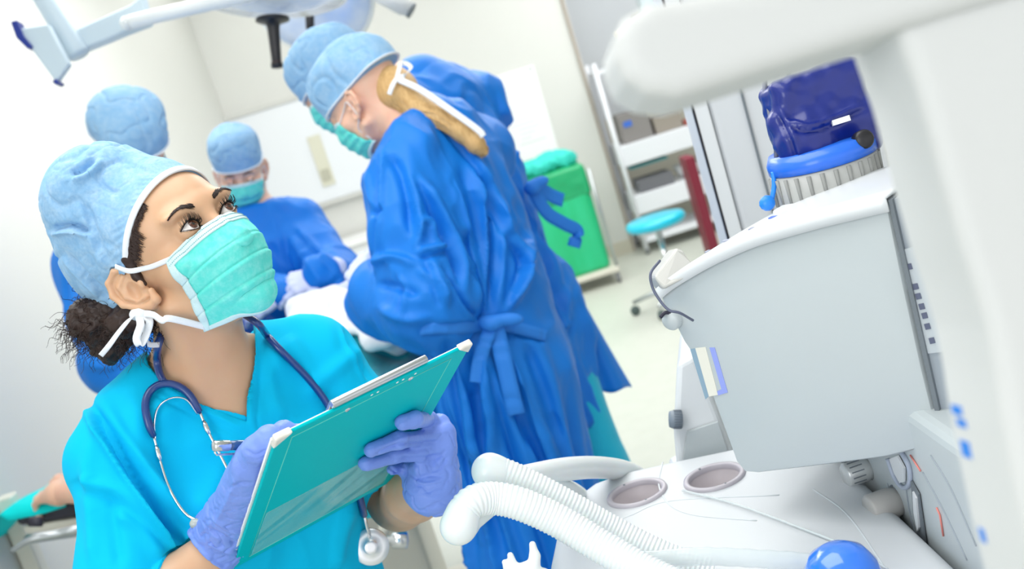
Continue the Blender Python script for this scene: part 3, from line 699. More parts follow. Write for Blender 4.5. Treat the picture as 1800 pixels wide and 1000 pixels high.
# her left hand: fingers across the back of the board, thumb on the paper side
F1 = lambda x, y, o=.0115: bdepth(x, y, o)
bd_r = lambda x, y, d: P(x, y, d)
dk = proj(bdepth(735, 775))[2]
LW2 = P(762, 856, dk-.012)
kn = [P(771, 745, dk-.008), P(783, 762, dk-.018), P(782, 788, dk-.020), P(770, 812, dk-.016)]
fg = [[P(752, 736, dk-.026), F1(730, 738, .0125), F1(708, 743, .0095)], [P(742, 770, dk-.040), F1(700, 775, .013), F1(653, 791, .010)],
      [P(738, 797, dk-.040), F1(692, 800, .013), F1(643, 815, .010)], [P(742, 822, dk-.034), F1(712, 822, .0125), F1(688, 826, .0095)]]
th = [P(772, 800, dk+.012), bdepth(752, 758, -.018), bdepth(728, 742, -.019)]
GL = build_hand(LW2, kn, fg, th, None)
GL.cone(LW2, LWR+(LEL-LWR)*.10, .0275, .0295, k=.012)
def glove(G, wrist, dir_, name_lb, cuffpt):
    ax = dir_/np.linalg.norm(dir_); G.half(cuffpt, ax, .002)
    v, f = G.mesh(.0015); n = vnormals(v, f)
    s_ = (v-wrist)@ax; w_ = np.clip(1-np.abs(s_-.005)/.06, 0, 1)
    rdg = vnoise(v*V3(60, 60, 60), 4)+.5*vnoise(v*130, 7); v = v+n*(-.0016*np.exp(-(rdg/.16)**2)*(.35+w_)+.0012*vnoise(v*45, 1))[:, None]
    s2 = (v-cuffpt)@ax; v = v+n*(.0016*np.exp(-((s2+.002)/.0022)**2))[:, None]
    return v, f
v, f = glove(GL, LW2, LEL-LW2, '', LWR+(LEL-LWR)*.14)
v = folds(v, f, [([(785, 760), (750, 765), (710, 770), (660, 790)], 3, .0012), ([(775, 800), (740, 806), (700, 806)], 4, -.003), ([(768, 775), (735, 781), (700, 782), (655, 801)], 3.5, -.0035), ([(735, 842), (752, 836), (775, 838)], 3, -.002), ([(720, 838), (745, 850), (775, 845)], 3, .002), ([(760, 830), (775, 820), (788, 800)], 3, -.0015), ([(755, 810), (770, 805), (785, 790)], 3, -.0015)])
mesh('glove', v, f, glove_m, nurse)
# her right hand on the paper side, holding the pen
dR = proj(bdepth(455, 850))[2]
F2 = lambda x, y, o: bdepth(x, y, -o)
RW2 = P(389, 940, 1.220)
kn = [F2(472, 770, .022), F2(450, 790, .022), F2(439, 818, .022), F2(434, 846, .023)]
fg = [[F2(500, 757, .028), F2(525, 762, .022), F2(545, 775, .014)], [F2(488, 775, .034), F2(515, 785, .028), F2(535, 795, .016)],
      [F2(475, 805, .034), F2(500, 815, .026), F2(515, 828, .016)], [F2(466, 838, .034), F2(488, 846, .026), F2(500, 858, .015)]]
th = [F2(445, 862, .04), F2(470, 815, .045), F2(505, 790, .036)]
GR = build_hand(RW2, kn, fg, th, None); GR.cone(F2(458, 800, .030), P(414, 900, 1.184), .019, .021, k=.02)
GR.chain([RW2, RWR+(REL-RWR)*.06], [.026, .0285], k=.015)
v, f = glove(GR, RW2, REL-RW2, '', RW2+(REL-RW2)/np.linalg.norm(REL-RW2)*.022)
v = folds(v, f, [([(370, 905), (395, 925), (425, 940)], 4, .003), ([(365, 930), (395, 945), (415, 960)], 4, -.003), ([(360, 950), (390, 965), (415, 972)], 4, .003), ([(400, 860), (420, 850), (445, 850)], 3, -.002), ([(420, 830), (400, 880), (380, 920)], 5, .002), ([(430, 790), (450, 800), (470, 790)], 3, -.002)])
mesh('glove', v, f, glove_m, nurse)
# pen
pa, pb = P(374, 784, 1.045), F2(548, 778, .028); ax = (pb-pa)/np.linalg.norm(pb-pa)
pen = empty('ballpoint_pen', pa+ax*.07, 'navy and silver ballpoint pen in her raised writing hand', 'pen')
mesh('barrel', *lathe_g(pa+ax*.018, ax, [(.0001, 0), (.0048, .0005), (.0050, .01), (.0050, .07), (.0040, .10), (.0016, .115), (.0001, .118)], 24), mat('navy_lacquer', '#0a4a86', .2, coat=1), pen)
mesh('cap_end', *lathe_g(pa, ax, [(.0001, 0), (.0044, .0006), (.0054, .002), (.0054, .0175), (.0051, .0185)], 24), chrome, pen)
up2 = -UP; mesh('pen_clip', *tube_g([pa+up2*.0055+ax*.002, pa+up2*.0085+ax*.004, pa+up2*.0085+ax*.03, pa+up2*.0065+ax*.040], .0011, 8), chrome, pen)

# ------------------------------------------------------------------ stethoscope round her neck
st = empty('stethoscope', T_(0, 0, -.1), 'navy and silver stethoscope hanging round the neck of the woman in cyan scrubs', 'stethoscope')
navy = mat('navy_rubber', '#123a7c', .3, coat=.5)
TR = .0042
def onb(x, y, off=TR+.003): return sn(x, y, off)
def dense(q, n=5):
    a = np.array([onb(*a) for a in crom(np.array(q, float), n)])
    for _ in range(3): a[1:-1] = (a[:-2]+2*a[1:-1]+a[2:])/4-FW*.0006
    return list(a)
yoke = dense([(270, 766), (262, 745), (255, 712), (264, 686), (288, 672), (318, 679), (338, 698), (351, 724)], 3)
mesh('yoke_tube', *tube_g(crom(yoke, 3), [.0036]+[.0046]*8+[.0036], 16), navy, st)
nk = [onb(288, 672), onb(280, 655), onb(276, 632), PN(280, 600, 1.155), PN(300, 565, 1.20), PN(350, 540, 1.25), PN(410, 545, 1.25), PN(450, 566, 1.185)]
nk2 = dense([(468, 588), (500, 622), (540, 662), (578, 712), (600, 765), (618, 820), (632, 868), (640, 905)], 4)
mesh('neck_tube', *tube_g(crom(nk+nk2, 4), [.0045], 16), navy, st)
for q in ([(270, 766), (279, 800), (291, 842), (306, 875), (330, 908), (362, 918)], [(351, 724), (364, 755), (381, 788), (400, 825), (412, 850)]):
    qq_ = crom(np.array(q, float), 4); pts = np.array([onb(*a, .006+.010*i/len(qq_)) for i, a in enumerate(qq_)])
    for _ in range(3): pts[1:-1] = (pts[:-2]+2*pts[1:-1]+pts[2:])/4
    bt = mesh('binaural_tube', *tube_g(pts, .0018, 10), chrome, st)
    mesh('collar', *tube_g(pts[2:6], [.0022, .0034, .0034, .0034, .0024], 12), chrome, bt)
mesh('spring', *tube_g(crom([onb(273, 772, .006), onb(271, 745, .007), onb(278, 716, .008), onb(300, 700, .008), onb(326, 702, .008), onb(347, 728, .006)], 8), .0011, 6, flat=2.2, up=BF), chrome, st)
mesh('ear_tip', *lathe_g(onb(353, 920, .0155), -RT, [(.0001, -.004), (.003, -.003), (.0045, .001), (.0058, .005), (.005, .010), (.002, .012), (.0001, .0122)], 20), mat('clear_rubber', '#dfe6d8', .2, trans=.4), st)
cp = onb(652, 961, .012); ax = -FW*.93+RT*.12+UP*.1; ax /= np.linalg.norm(ax)
mesh('stem', *tube_g([onb(640, 905), onb(644, 925, .008), cp+UP*.008], [.0028, .0026, .0035], 12), chrome, st)
mesh('chest_piece', *lathe_g(cp, ax, [(.0001, -.007), (.012, -.0065), (.021, -.003), (.0235, .0), (.0235, .002), (.0225, .0030), (.016, .0042), (.0095, .0052), (.0088, .0060), (.0085, .0064), (.004, .0066), (.0001, .0066)], 48), mat('chest_steel', '#e6e7ea', .34, .85, bump=[('noise', 6, .1, .001)]), st)
# ------------------------------------------------------------------ the four gowned people round the table
gown_m = mat('gown_blue', '#0f78d8', .5, spec=.28, bump=[('ridge', 9, .5, .012, (1, 1, .45)), ('noise', 30, .3, .005, (1, 1, .5)), ('noise', 900, .08, .0006)], mottle=(7, .3, '#2486e6', 'noise', (1, 1, .4)))
tie_m = mat('gown_tie_blue', '#2280e0', .65)
glove_p = mat('latex_pale', '#d3daf6', .5, bump=[('noise', 50, .4, .004)])
blond = mat('blond_hair', '#dcb67c', .45, bump=[('noise', 60, .9, .004, (6, 6, .5))], mottle=(50, .6, '#b98c50', 'noise', (5, 5, .6)))
def basis(y, z):
    y = np.asarray(y, float); y = y/np.linalg.norm(y); x = np.cross(y, z); x /= np.linalg.norm(x); return np.stack([x, y, np.cross(x, y)], 1)
HS2 = head_solid()
def to_w(M, T, s): return lambda a: np.asarray(a)@M.T*s+T
def cap_for(M, T, s, parent, puffs, n_, c_, seed, ties=None, cut=-.02):
    n_ = V3(*n_)/np.linalg.norm(n_); c_ = V3(*c_); K = Solid(); K.ell((0, -.016, .047), (.0775, .0975, .0892)); K.ell((0, .026, .034), (.0682, .0692, .0772), k=.02)
    for c, r in puffs: K.ell(c, r, k=.04)
    K.half(c_, n_, .002)
    v, f = K.mesh(.0035); nn = vnormals(v, f); bk = np.clip(-((v-c_)@n_)/.03, 0, 1)
    v = v+nn*(bk*(-.004*np.exp(-(vnoise(v*24, seed)/.15)**2)+.005*vnoise(v*14, seed+1)))[:, None]; v = keep_off(v, f, HS2, .002)
    W = to_w(M, T, s); o = mesh('surgical_cap', W(v), f, cap_m, parent)
    e1 = np.cross(n_, V3(1, 0, 0)); ring = []; ctr = V3(0, -.01, .04)-n_*((V3(0, -.01, .04)-c_)@n_)
    Q = Solid(); Q.ops = K.ops[:-1]
    for a in np.linspace(0, 2*pi, 61):
        d = V3(1, 0, 0)*cos(a)+e1*sin(a); lo, hi = 0, .2
        for _ in range(25):
            m = (lo+hi)/2; lo, hi = (m, hi) if Q(ctr+d*m-n_*.003) < 0 else (lo, m)
        ring.append(ctr+d*(lo+.0012)-n_*.001)
    mesh('cap_band', *tube_g(W(ring), .0042*s, 8, flat=.5), white_band, o)
    return o
def mask_for(M, T, s, parent, loops=True):
    W = to_w(M, T, s); G = np.array([[mask_pt(a, t) for a in np.linspace(-1, 1, 41)] for t in np.linspace(0, 1, 36)]); d = HS2(G); G = G+HS2.grad(G)*np.clip(.0025-d, 0, None)[..., None]
    nn = np.cross(np.gradient(G, axis=1), np.gradient(G, axis=0)); nn /= np.linalg.norm(nn, axis=-1, keepdims=True)
    if nn[18, 20, 1] < 0: nn = -nn
    T_0 = np.linspace(0, 1, 36)[:, None]; G = G+nn*(.003*sum(np.exp(-((T_0-c)/.05)**2) for c in (.4, .6, .8))*np.ones((1, 41)))[..., None]
    o = mesh('face_mask', *grid_g(W(G[3:-2])), mask_m, parent); thick(o, .002)
    e = mesh('mask_edge', *grid_g(W(G[:4])), mask_w, o, label='white top edge of the mask'); thick(e, .003)
    e = mesh('mask_edge', *grid_g(W(G[-3:])), mask_w, o, label='pale lower edge of the mask'); thick(e, .003)
    if loops:
        for sg in (-1, 1):
            c1, c2 = (G[2, 40], G[33, 40]) if G[2, 40][0]*sg > 0 else (G[2, 0], G[33, 0])
            mesh('ear_loop', *tube_g(W(crom([c1, HS2.snap(V3(sg*.072, .02, .006), .002), (sg*.078, -.004, .012), (sg*.078, -.006, -.03), HS2.snap(V3(sg*.06, .02, -.05), .002), c2], 5)), .0013*s, 6), white_band, o)
    return o
def eyes_for(M, T, s, parent):
    for sg in (-1, 1):
        g = M@V3(0, .9, -.55); g /= np.linalg.norm(g); c = T+M@V3(sg*EYE, .0785, .012)*s; n = 20
        prof = [(.0009*s, .0130*s), (.005*s, .0124*s), (.0078*s, .0104*s)]+[(.0122*s*sin(a), .0122*s*cos(a)) for a in np.linspace(.5, pi-.01, 12)]
        vv, ff = lathe_g(c, g, prof, n); up_l = M@V3(0, 0, 1); mi = []
        for q in ff: z_ = (vv[list(q)].mean(0)-c)@up_l/s; mi.append(2 if z_ > -.0012 else 0 if z_ > -.0036 else 1)
        mesh('eye', vv, ff, None, parent, mats=[MATS['lash_black'], MATS['sclera'], skin_pale], mi=mi)
def simple_hand(wr, d, nb, parent, m, s=1., curl=1., thumb=1, name='glove'):
    """d forearm-to-finger direction, nb back-of-hand direction, thumb = side sign"""
    d = d/np.linalg.norm(d); nb = nb-d*(nb@d); nb /= np.linalg.norm(nb); sd = np.cross(d, nb)*thumb
    L = lambda a, b, c: wr+(sd*a+d*b+nb*c)*s
    kn = [L(.030, .082, 0), L(.010, .088, .002), L(-.010, .085, 0), L(-.029, .077, -.002)]; fg = []
    for i, ln in enumerate((.070, .078, .073, .058)):
        p = kn[i]; c_ = 0; out = []
        for q, a in ((.48, 38), (.30, 42), (.24, 25)):
            c_ += radians(a*curl*(.8+.12*i)); p = p+(d*cos(c_)-nb*sin(c_))*ln*q*s; out.append(p)
        fg.append(out)
    G = build_hand(wr, kn, fg, [L(.040, .040, -.018), L(.048, .066, -.034), L(.036, .088, -.044)], None)
    G.cone(wr-d*.04*s, wr, .030*s, .028*s, k=.015)
    v, f = G.mesh(.003); v = v+vnormals(v, f)*(.0015*vnoise(v*50, 3))[:, None]; o = mesh(name, v, f, m, parent); return o
def shoe(parent, p, fwd):
    fwd = fwd/np.linalg.norm(fwd); sd = np.cross(fwd, V3(0, 0, 1)); R = np.stack([sd, fwd, V3(0, 0, 1)], 1); q = p*V3(1, 1, 0)
    G = Solid(); G.ell(q+fwd*.09+V3(0, 0, .035), (.048, .085, .036), R, k=.02); G.ell(q-fwd*.02+V3(0, 0, .045), (.040, .06, .046), R, k=.03); G.box(q+fwd*.05+V3(0, 0, .012), (.046, .135, .012), R, .01, k=.01); G.half(q+V3(0, 0, .001), V3(0, 0, -1), .002)
    mesh('clog', *G.mesh(.005), mat('white_clog', '#e9ebec', .4), parent)
scr2 = mat('cyan_scrub_legs', '#00b3d6', .75, sheen=.2, bump=[('noise', 14, .5, .01, (1, 1, .4))])

def person(label, M, T, s, N, torso, arms, hipr, legs, fwd, strokes=(), h=.0065, hb=.005, skin_=None, pleat=.02, hem=.35, waist=None, extra=None, group=None):
    """torso: list of (point, radius); arms: list of (shoulder, elbow, wrist, radii)"""
    root = empty('person', (torso[-1][0][0], torso[-1][0][1], 0), label, 'person'); fwd = V3(*fwd)/np.linalg.norm(fwd); fl = (fwd, .76)
    B = Solid(); B.sub(HS2, M, T, 0, s); B.cone(T+M@V3(0, -.03, -.035)*s, N, .050, .056, k=.025)
    for i in range(len(torso)-1):
        (a, ra), (b, rb) = torso[i], torso[i+1]
        if a[2] > .8: B.cone(a, b, ra-.03, rb-.03, k=.05, flat=fl)
    B.cone(N, torso[0][0], .07, torso[0][1]-.03, k=.05)
    for sh, el, wr, rr in arms: B.chain([N+(sh-N)*.35, sh, el, wr], [.045, .050, .038, .028], k=.04)
    for a, k_, ft in legs: B.chain([a, k_, ft], [.075, .052, .038], k=.04)
    v, f = B.mesh(hb); mesh('body', v, f, skin_ or skin_pale, root)
    G = Solid()
    for i in range(len(torso)-1):
        (a, ra), (b, rb) = torso[i], torso[i+1]; G.cone(a, b, ra, rb, k=.05, flat=fl)
    for sh, el, wr, rr in arms:
        G.chain([N+(sh-N)*.45, sh], [.062, rr[0]], k=.07); G.chain([sh, sh+(el-sh)*.5, el, el+(wr-el)*.75, wr], rr, k=.03)
    G.half(V3(0, 0, hem), V3(0, 0, -1), .004)
    if extra: extra(G)
    # neck opening
    up = (T+M@V3(0, -.03, 0)*s-N); up /= np.linalg.norm(up); G.half(N+up*.035, up, .006)
    v, f = G.mesh(h); n = vnormals(v, f)
    wz = waist if waist else torso[-2][0][2]; c0 = torso[-1][0]
    below = np.clip((wz-v[:, 2])/.25, 0, 1); ang = np.arctan2(v[:, 1]-c0[1], v[:, 0]-c0[0])
    r1 = vnoise(np.stack([np.cos(ang)*4.5, np.sin(ang)*4.5, v[:, 2]*1.2], 1), 3); r2 = vnoise(np.stack([np.cos(ang)*10, np.sin(ang)*10, v[:, 2]*2], 1), 4)
    d = below*(pleat*(1-2*np.abs(r1))+pleat*.4*r2)
    q = v*V3(9, 9, 6); w1 = vnoise(q, 11); w2 = vnoise(v*V3(20, 20, 14)+w1[:, None], 12); d += (1-below*.6)*(.011*(1-2.2*np.abs(w1))+.006*(1-2*np.abs(w2)))
    v = v+n*d[:, None]; v = folds(v, f, strokes); v = keep_off(v, f, B, .004); v = laplace(v, f, 1, .4)
    gown = mesh('gown', v, f, gown_m, root)
    for a, k_, ft in legs:
        L = Solid(); L.chain([a, k_, ft+V3(0, 0, .07)], [.09, .082, .085], k=.03); L.half(V3(0, 0, .10), V3(0, 0, -1), .004); L.half(V3(0, 0, hem+.12), V3(0, 0, 1), .004)
        v, f = L.mesh(.008); v = v+vnormals(v, f)*(.008*vnoise(v*V3(12, 12, 5), 8))[:, None]; mesh('trouser_leg', v, f, scr2, root); shoe(root, ft, fwd)
    return root, gown, B, G

# --- the one with the blond ponytail, seen from behind
mB = basis(.87*(-.80*RT-.60*UP)+.50*FW, -.6*RT+.8*UP); tB = P(644, 180, 2.47); sB = .97
NBk = P(752, 226, 2.45); fB = V3(-.75, .66, 0)
shL, elL, wrL = P(700, 290, 2.33), P(757, 535, 2.27), P(655, 522, 2.42)
shR, elR, wrR = P(835, 265, 2.60), P(800, 480, 2.72), P(700, 505, 2.72)
px_, py_ = P(893, 660, 2.43)[:2]; bx_, by_ = P(908, 900, 2.43)[:2]; ftB = V3(bx_, by_, 0)
torsoB = [(P(775, 275, 2.45), .115), (P(808, 370, 2.45), .150), (P(850, 520, 2.43), .138), (P(862, 575, 2.42), .136), (P(888, 665, 2.43), .160), (V3(bx_, by_, .30), .172)]
hipB = V3(px_, py_, .85); sdB = np.cross(fB, V3(0, 0, 1))
legsB = [(hipB+sdB*.07, (hipB+ftB)/2*V3(1, 1, 0)+sdB*.06+V3(0, 0, .48), ftB+sdB*.06+V3(0, 0, .06)), (hipB-sdB*.07, (hipB+ftB)/2*V3(1, 1, 0)-sdB*.06+V3(0, 0, .48), ftB-sdB*.06+V3(0, 0, .06))]
stB = [([(672, 262), (671, 330), (670, 372)], 5, .009, 1), ([(668, 372), (664, 430), (660, 480)], 5, .007, 1), ([(652, 378), (665, 368), (672, 366)], 4, -.010),
       ([(682, 270), (702, 300), (718, 350), (722, 420)], 9, -.012), ([(716, 300), (735, 370), (742, 430)], 8, .012), ([(742, 315), (775, 370), (805, 440), (822, 510)], 7, .012, 1), ([(750, 355), (785, 420), (812, 490)], 6, -.010),
       ([(730, 440), (742, 395), (757, 390), (765, 420)], 6, .010), ([(735, 445), (760, 440), (790, 432)], 6, .012, 1), ([(755, 450), (775, 500), (785, 540)], 8, .010, 1),
       ([(765, 190), (800, 240), (845, 292), (872, 335)], 5, .010, 1), ([(842, 300), (858, 345), (862, 440), (858, 545)], 5, -.014, 1), ([(870, 330), (890, 400), (925, 460), (900, 540)], 7, .012, 1),
       ([(790, 300), (815, 380), (835, 470), (852, 550)], 8, .010), ([(810, 290), (835, 370), (846, 460)], 8, -.008), ([(880, 350), (885, 430), (875, 545)], 7, .010), ([(780, 470), (815, 530), (845, 565)], 5, -.012, 1), ([(930, 400), (925, 480), (885, 555)], 8, .012),
       ([(655, 460), (690, 452), (730, 465)], 7, .010), ([(660, 500), (700, 505), (740, 520)], 7, -.008), ([(665, 540), (710, 560), (760, 558)], 8, .010), ([(735, 470), (770, 500), (785, 530)], 8, .008), ([(700, 480), (712, 520), (705, 560)], 5, .007, 1), ([(640, 300), (650, 340), (660, 365)], 6, .006),
       ([(740, 582), (790, 578), (850, 574)], 7, -.012), ([(870, 580), (930, 590), (962, 600)], 7, -.006),
       ([(850, 600), (850, 680), (862, 760), (870, 900)], 9, .014, 1), ([(885, 600), (920, 690), (955, 770), (985, 850)], 9, .016, 1), ([(870, 590), (895, 680), (935, 790)], 8, -.016), ([(800, 590), (812, 680), (835, 800), (850, 950)], 10, .014, 1), ([(765, 600), (780, 700), (800, 850)], 10, .012), ([(830, 600), (832, 700), (845, 800)], 7, -.014), ([(925, 600), (960, 690), (990, 780)], 9, -.010)]
stB = [(a[0], a[1], a[2]*1.45)+tuple(a[3:]) for a in stB]; stC = 0
rB, gB, BB, GB = person('surgical nurse in blue gown with a blond ponytail, back tied with a bow', mB, tB, sB, NBk, torsoB,
    [(shL, elL, wrL, [.078, .086, .095, .082, .045]), (shR, elR, wrR, [.078, .08, .085, .07, .045])], .1, legsB, fB, stB, h=.005, hb=.0042, pleat=.022, hem=.30, waist=P(862, 575, 2.42)[2])
capB = cap_for(mB, tB, sB, rB, [((0, -.02, .10), (.082, .090, .052)), ((0, -.085, .05), (.066, .04, .055)), ((0, .05, .07), (.068, .05, .06))], (0, -.08, -1), (0, 0, .030), 3)
mask_for(mB, tB, sB, rB); eyes_for(mB, tB, sB, rB)
pony = [P(688, 143, 2.42), P(706, 164, 2.40), P(738, 195, 2.385), P(775, 208, 2.36), P(812, 232, 2.335), P(838, 255, 2.33), P(852, 268, 2.33)]
Hp = Solid(); Hp.chain(pony, [.030, .034, .031, .023, .021, .019, .008], k=.02); Hp.ell(P(694, 158, 2.43), (.050, .04, .046), k=.03)
v, f = Hp.mesh(.003); hp = mesh('hair', v, f, blond, rB); G = []
for i in range(170):
    a = rg.uniform(0, 2*pi); R = frame(pony[-1]-pony[0]); rr = np.interp(np.linspace(0, 1, 7), [0, .2, .5, 1], [.029, .032, .021, .009])*(1.0+.05*rg.random()); wob = rg.normal(size=(7, 3))*.0025
    pts = crom(np.array(pony)+(R[:, 0]*cos(a)+R[:, 1]*sin(a))[None]*rr[:, None]+wob, 5); G.append(tube_g(pts, [.0011, .0014, .0006], 4))
mesh('hair_strands', *join(*G), blond, hp)
cy = mat('cyan_neckband', '#00b9dc', .7)
mesh('scrub_collar', *tube_g(crom([P(712, 228, 2.40), P(722, 216, 2.385), P(740, 209, 2.38), P(760, 207, 2.385), P(775, 212, 2.40)], 6), .010, 10, flat=1.5), cy, rB)
mesh('gown_collar', *tube_g(crom([P(708, 240, 2.39), P(722, 226, 2.372), P(742, 216, 2.365), P(762, 214, 2.37), P(782, 220, 2.39)], 6), .0045, 10, flat=1.5), white_band, gB)
kB = P(697, 138, 2.36)
ribbon([kB, P(740, 158, 2.345), P(790, 192, 2.31), P(840, 228, 2.30), P(850, 240, 2.30)], .014, 'cap_tie', white_band, capB, UP+RT*.4)
ribbon([kB, P(690, 150, 2.35), P(684, 166, 2.35)], .010, 'cap_tie', white_band, capB, RT)
ribbon([kB, P(706, 112, 2.37), P(722, 118, 2.37), P(712, 132, 2.36), kB], .010, 'cap_tie', white_band, capB, RT+UP)
def dof_(x, y, G, off=.004, d0=2.0, d1=3.2):
    r = P(x, y, 1)-CAM; ds = np.linspace(d0, d1, 400); q = CAM+r*ds[:, None]; val = G(q); return q[np.argmax(val < off)]
def on_g(G, pts, off=.012, n=4): return [dof_(*a, G, off) for a in crom(np.array(pts, float), n)]
ribbon(on_g(GB, [(738, 578), (770, 576), (805, 576), (840, 574), (862, 572)]), .026, 'waist_tie', tie_m, gB, UP+RT*.3, .002)
ribbon(on_g(GB, [(872, 570), (905, 575), (935, 583), (960, 590)]), .026, 'waist_tie', tie_m, gB, UP, .002)
kb = dof_(866, 568, GB, .022); K_ = Solid(); K_.ell(kb, (.024, .02, .017)); K_.ell(kb+RT*.035+UP*.008, (.030, .013, .014), np.stack([RT, FW, UP], 1)); K_.ell(kb-RT*.018+UP*.004, (.018, .012, .012), np.stack([RT, FW, UP], 1)); mesh('tie_bow', *K_.mesh(.004), tie_m, gB)
ribbon(on_g(GB, [(862, 578), (850, 610), (842, 640), (838, 672)], .02), .030, 'tie_end', tie_m, gB, RT, .002)
ribbon(on_g(GB, [(872, 578), (882, 620), (895, 675), (908, 728)], .022), .036, 'tie_end', tie_m, gB, RT, .002)
simple_hand(P(642, 508, 2.40), P(622, 440, 2.5)-P(642, 508, 2.40), -FW+UP*.3-RT*.5, rB, glove_p, 1, .8, 1)
simple_hand(wrR, P(640, 520, 2.7)-wrR, UP, rB, glove_p, 1, .8, -1)

# --- tall surgeon behind the ponytail nurse
mC = basis(.87*(-.78*RT-.62*UP)+.50*FW, -.62*RT+.78*UP); tC = P(592, 152, 2.90); NC = P(742, 150, 2.88); fC = V3(-.85, .52, 0)
cx_, cy_ = P(930, 600, 2.85)[:2]; hipC = V3(cx_, cy_, .88); sdC = np.cross(fC, V3(0, 0, 1))
torsoC = [(P(775, 205, 2.88), .135), (P(822, 330, 2.88), .170), (P(856, 425, 2.86), .158), (P(905, 550, 2.85), .170), (V3(P(938, 680, 2.85)[0], P(938, 680, 2.85)[1], .50), .180)]
fx, fy = P(1036, 700, 2.83)[:2]
legsC = [(hipC+sdC*.085, V3(fx-.03, fy, .46), V3(fx+.02, fy+.02, .06)), (hipC-sdC*.085, V3(fx-.17, fy-.12, .46), V3(fx-.15, fy-.12, .06))]
shCR, shCL = P(835, 190, 3.02), P(720, 195, 2.80)
def flapC(G): G.chain([P(965, 500, 2.90), P(995, 590, 2.88), P(1012, 650, 2.86)], [.05, .05, .045], k=.05); G.half(P(1060, 692, 2.92), -UP*.95-RT*.25, .004) if 0 else None
stC = [([(880, 170), (905, 240), (925, 300)], 6, .014, 1), ([(905, 270), (925, 262), (935, 262)], 5, .012), ([(935, 330), (945, 400), (975, 470), (1000, 560)], 7, .014, 1), ([(955, 420), (975, 520), (985, 640)], 7, -.014), ([(1000, 480), (990, 560), (1000, 660), (1000, 740)], 8, .014, 1), ([(1010, 500), (1040, 580), (1080, 660)], 8, .010), ([(940, 480), (960, 560), (960, 650)], 8, .012), ([(955, 560), (985, 575), (1000, 560)], 5, .010), ([(850, 200), (880, 260), (900, 330)], 10, .012), ([(960, 600), (990, 590), (1010, 560)], 6, -.010)]
rC, gC, BC, GC = person('tall surgeon in blue gown bending over behind the blond ponytail nurse', mC, tC, 1.0, NC, torsoC,
    [(shCR, P(800, 430, 3.12), P(690, 480, 3.05), [.082, .085, .09, .07, .045]), (shCL, P(690, 420, 2.82), P(640, 500, 2.90), [.08, .08, .08, .065, .045])], .1, legsC, fC, stC, pleat=.020, hem=.60, extra=flapC, waist=.9)
cap_for(mC, tC, 1.0, rC, [((0, -.02, .10), (.086, .094, .056)), ((0, -.085, .05), (.07, .05, .06)), ((0, .05, .07), (.07, .05, .06))], (0, -.08, -1), (0, 0, .026), 8)
mask_for(mC, tC, 1.0, rC); eyes_for(mC, tC, 1.0, rC)
fl_ = []
for i, u in enumerate(np.linspace(0, 1, 22)):
    a = P(992+36*u, 505+186*u, 2.82+.03*u); b = P(1014+98*u**1.05, 508+175*u, 2.90+.05*u); fl_.append([a+(b-a)*w_-FW*(.018*sin(3.1*w_*pi+u)*u)+UP*(.006*sin(w_*9)*u) for w_ in np.linspace(0, 1, 14)])
o = mesh('gown_flap', *grid_g(np.array(fl_)), gown_m, gC); thick(o, .003)
kc = P(936, 330, 2.74)
ribbon([kc, P(955, 335, 2.76), P(972, 345, 2.78), P(990, 352, 2.80)], .036, 'gown_tie', tie_m, gC, UP, .002)
ribbon([kc, P(960, 372, 2.76), P(990, 392, 2.78), P(1014, 405, 2.80), P(1012, 420, 2.80), P(1008, 434, 2.80)], .034, 'gown_tie', tie_m, gC, UP+RT*.5, .002)
K_ = Solid(); K_.ell(kc, (.022, .02, .02)); K_.ell(kc+RT*.02+UP*.015, (.022, .014, .014)); mesh('tie_bow', *K_.mesh(.004), tie_m, gC)
simple_hand(P(640, 500, 2.90), P(600, 510, 2.92)-P(640, 500, 2.90), UP, rC, glove_p, 1, .9, 1)
simple_hand(P(690, 480, 3.05), P(640, 500, 3.05)-P(690, 480, 3.05), UP, rC, glove_p, 1, .9, -1)

# --- the one facing us across the table
mD = basis(-FW*.86+RT*.22-UP*.46, UP*.95-RT*.16-FW*.3); tD = P(424, 306, 3.47); ND = P(448, 384, 3.52); fD = V3(.15, -1, 0)
dx_, dy_ = P(480, 560, 3.5)[:2]; hipD = V3(dx_, dy_, .9); sdD = np.cross(fD/np.linalg.norm(fD), V3(0, 0, 1))
torsoD = [(P(458, 405, 3.52), .12), (P(470, 450, 3.50), .165), (P(490, 530, 3.5), .155), (V3(dx_, dy_, .85), .17), (V3(dx_, dy_, .35), .21)]
legsD = [(hipD+s*sdD*.08, hipD*V3(1, 1, 0)+s*sdD*.09+V3(0, 0, .48), hipD*V3(1, 1, 0)+s*sdD*.09+V3(0, 0, .06)) for s in (-1, 1)]
wDL, wDR = P(566, 480, 3.14), P(505, 512, 3.16)
stD = [([(520, 400), (560, 440), (600, 480)], 6, .010, 1), ([(500, 400), (540, 460), (570, 500)], 8, .010), ([(470, 420), (500, 480), (540, 520)], 8, -.008), ([(580, 470), (600, 490), (590, 505)], 5, .008), ([(450, 430), (470, 500)], 8, .010)]
rD, gD, BD_, GD = person('surgeon facing the camera in blue gown and flat cap, gloved hands raised', mD, tD, .98, ND, torsoD,
    [(P(524, 400, 3.5), P(592, 490, 3.32), wDL, [.075, .075, .078, .065, .045]), (P(385, 435, 3.55), P(420, 545, 3.35), wDR, [.075, .078, .08, .065, .045])], .1, legsD, fD, stD, pleat=.02, hem=.35, waist=.9)
cap_for(mD, tD, .98, rD, [((0, -.01, .115), (.078, .088, .045)), ((0, .04, .09), (.070, .055, .06)), ((0, -.06, .08), (.07, .05, .06))], (0, .02, -1), (0, 0, .044), 12)
mask_for(mD, tD, .98, rD); eyes_for(mD, tD, .98, rD)
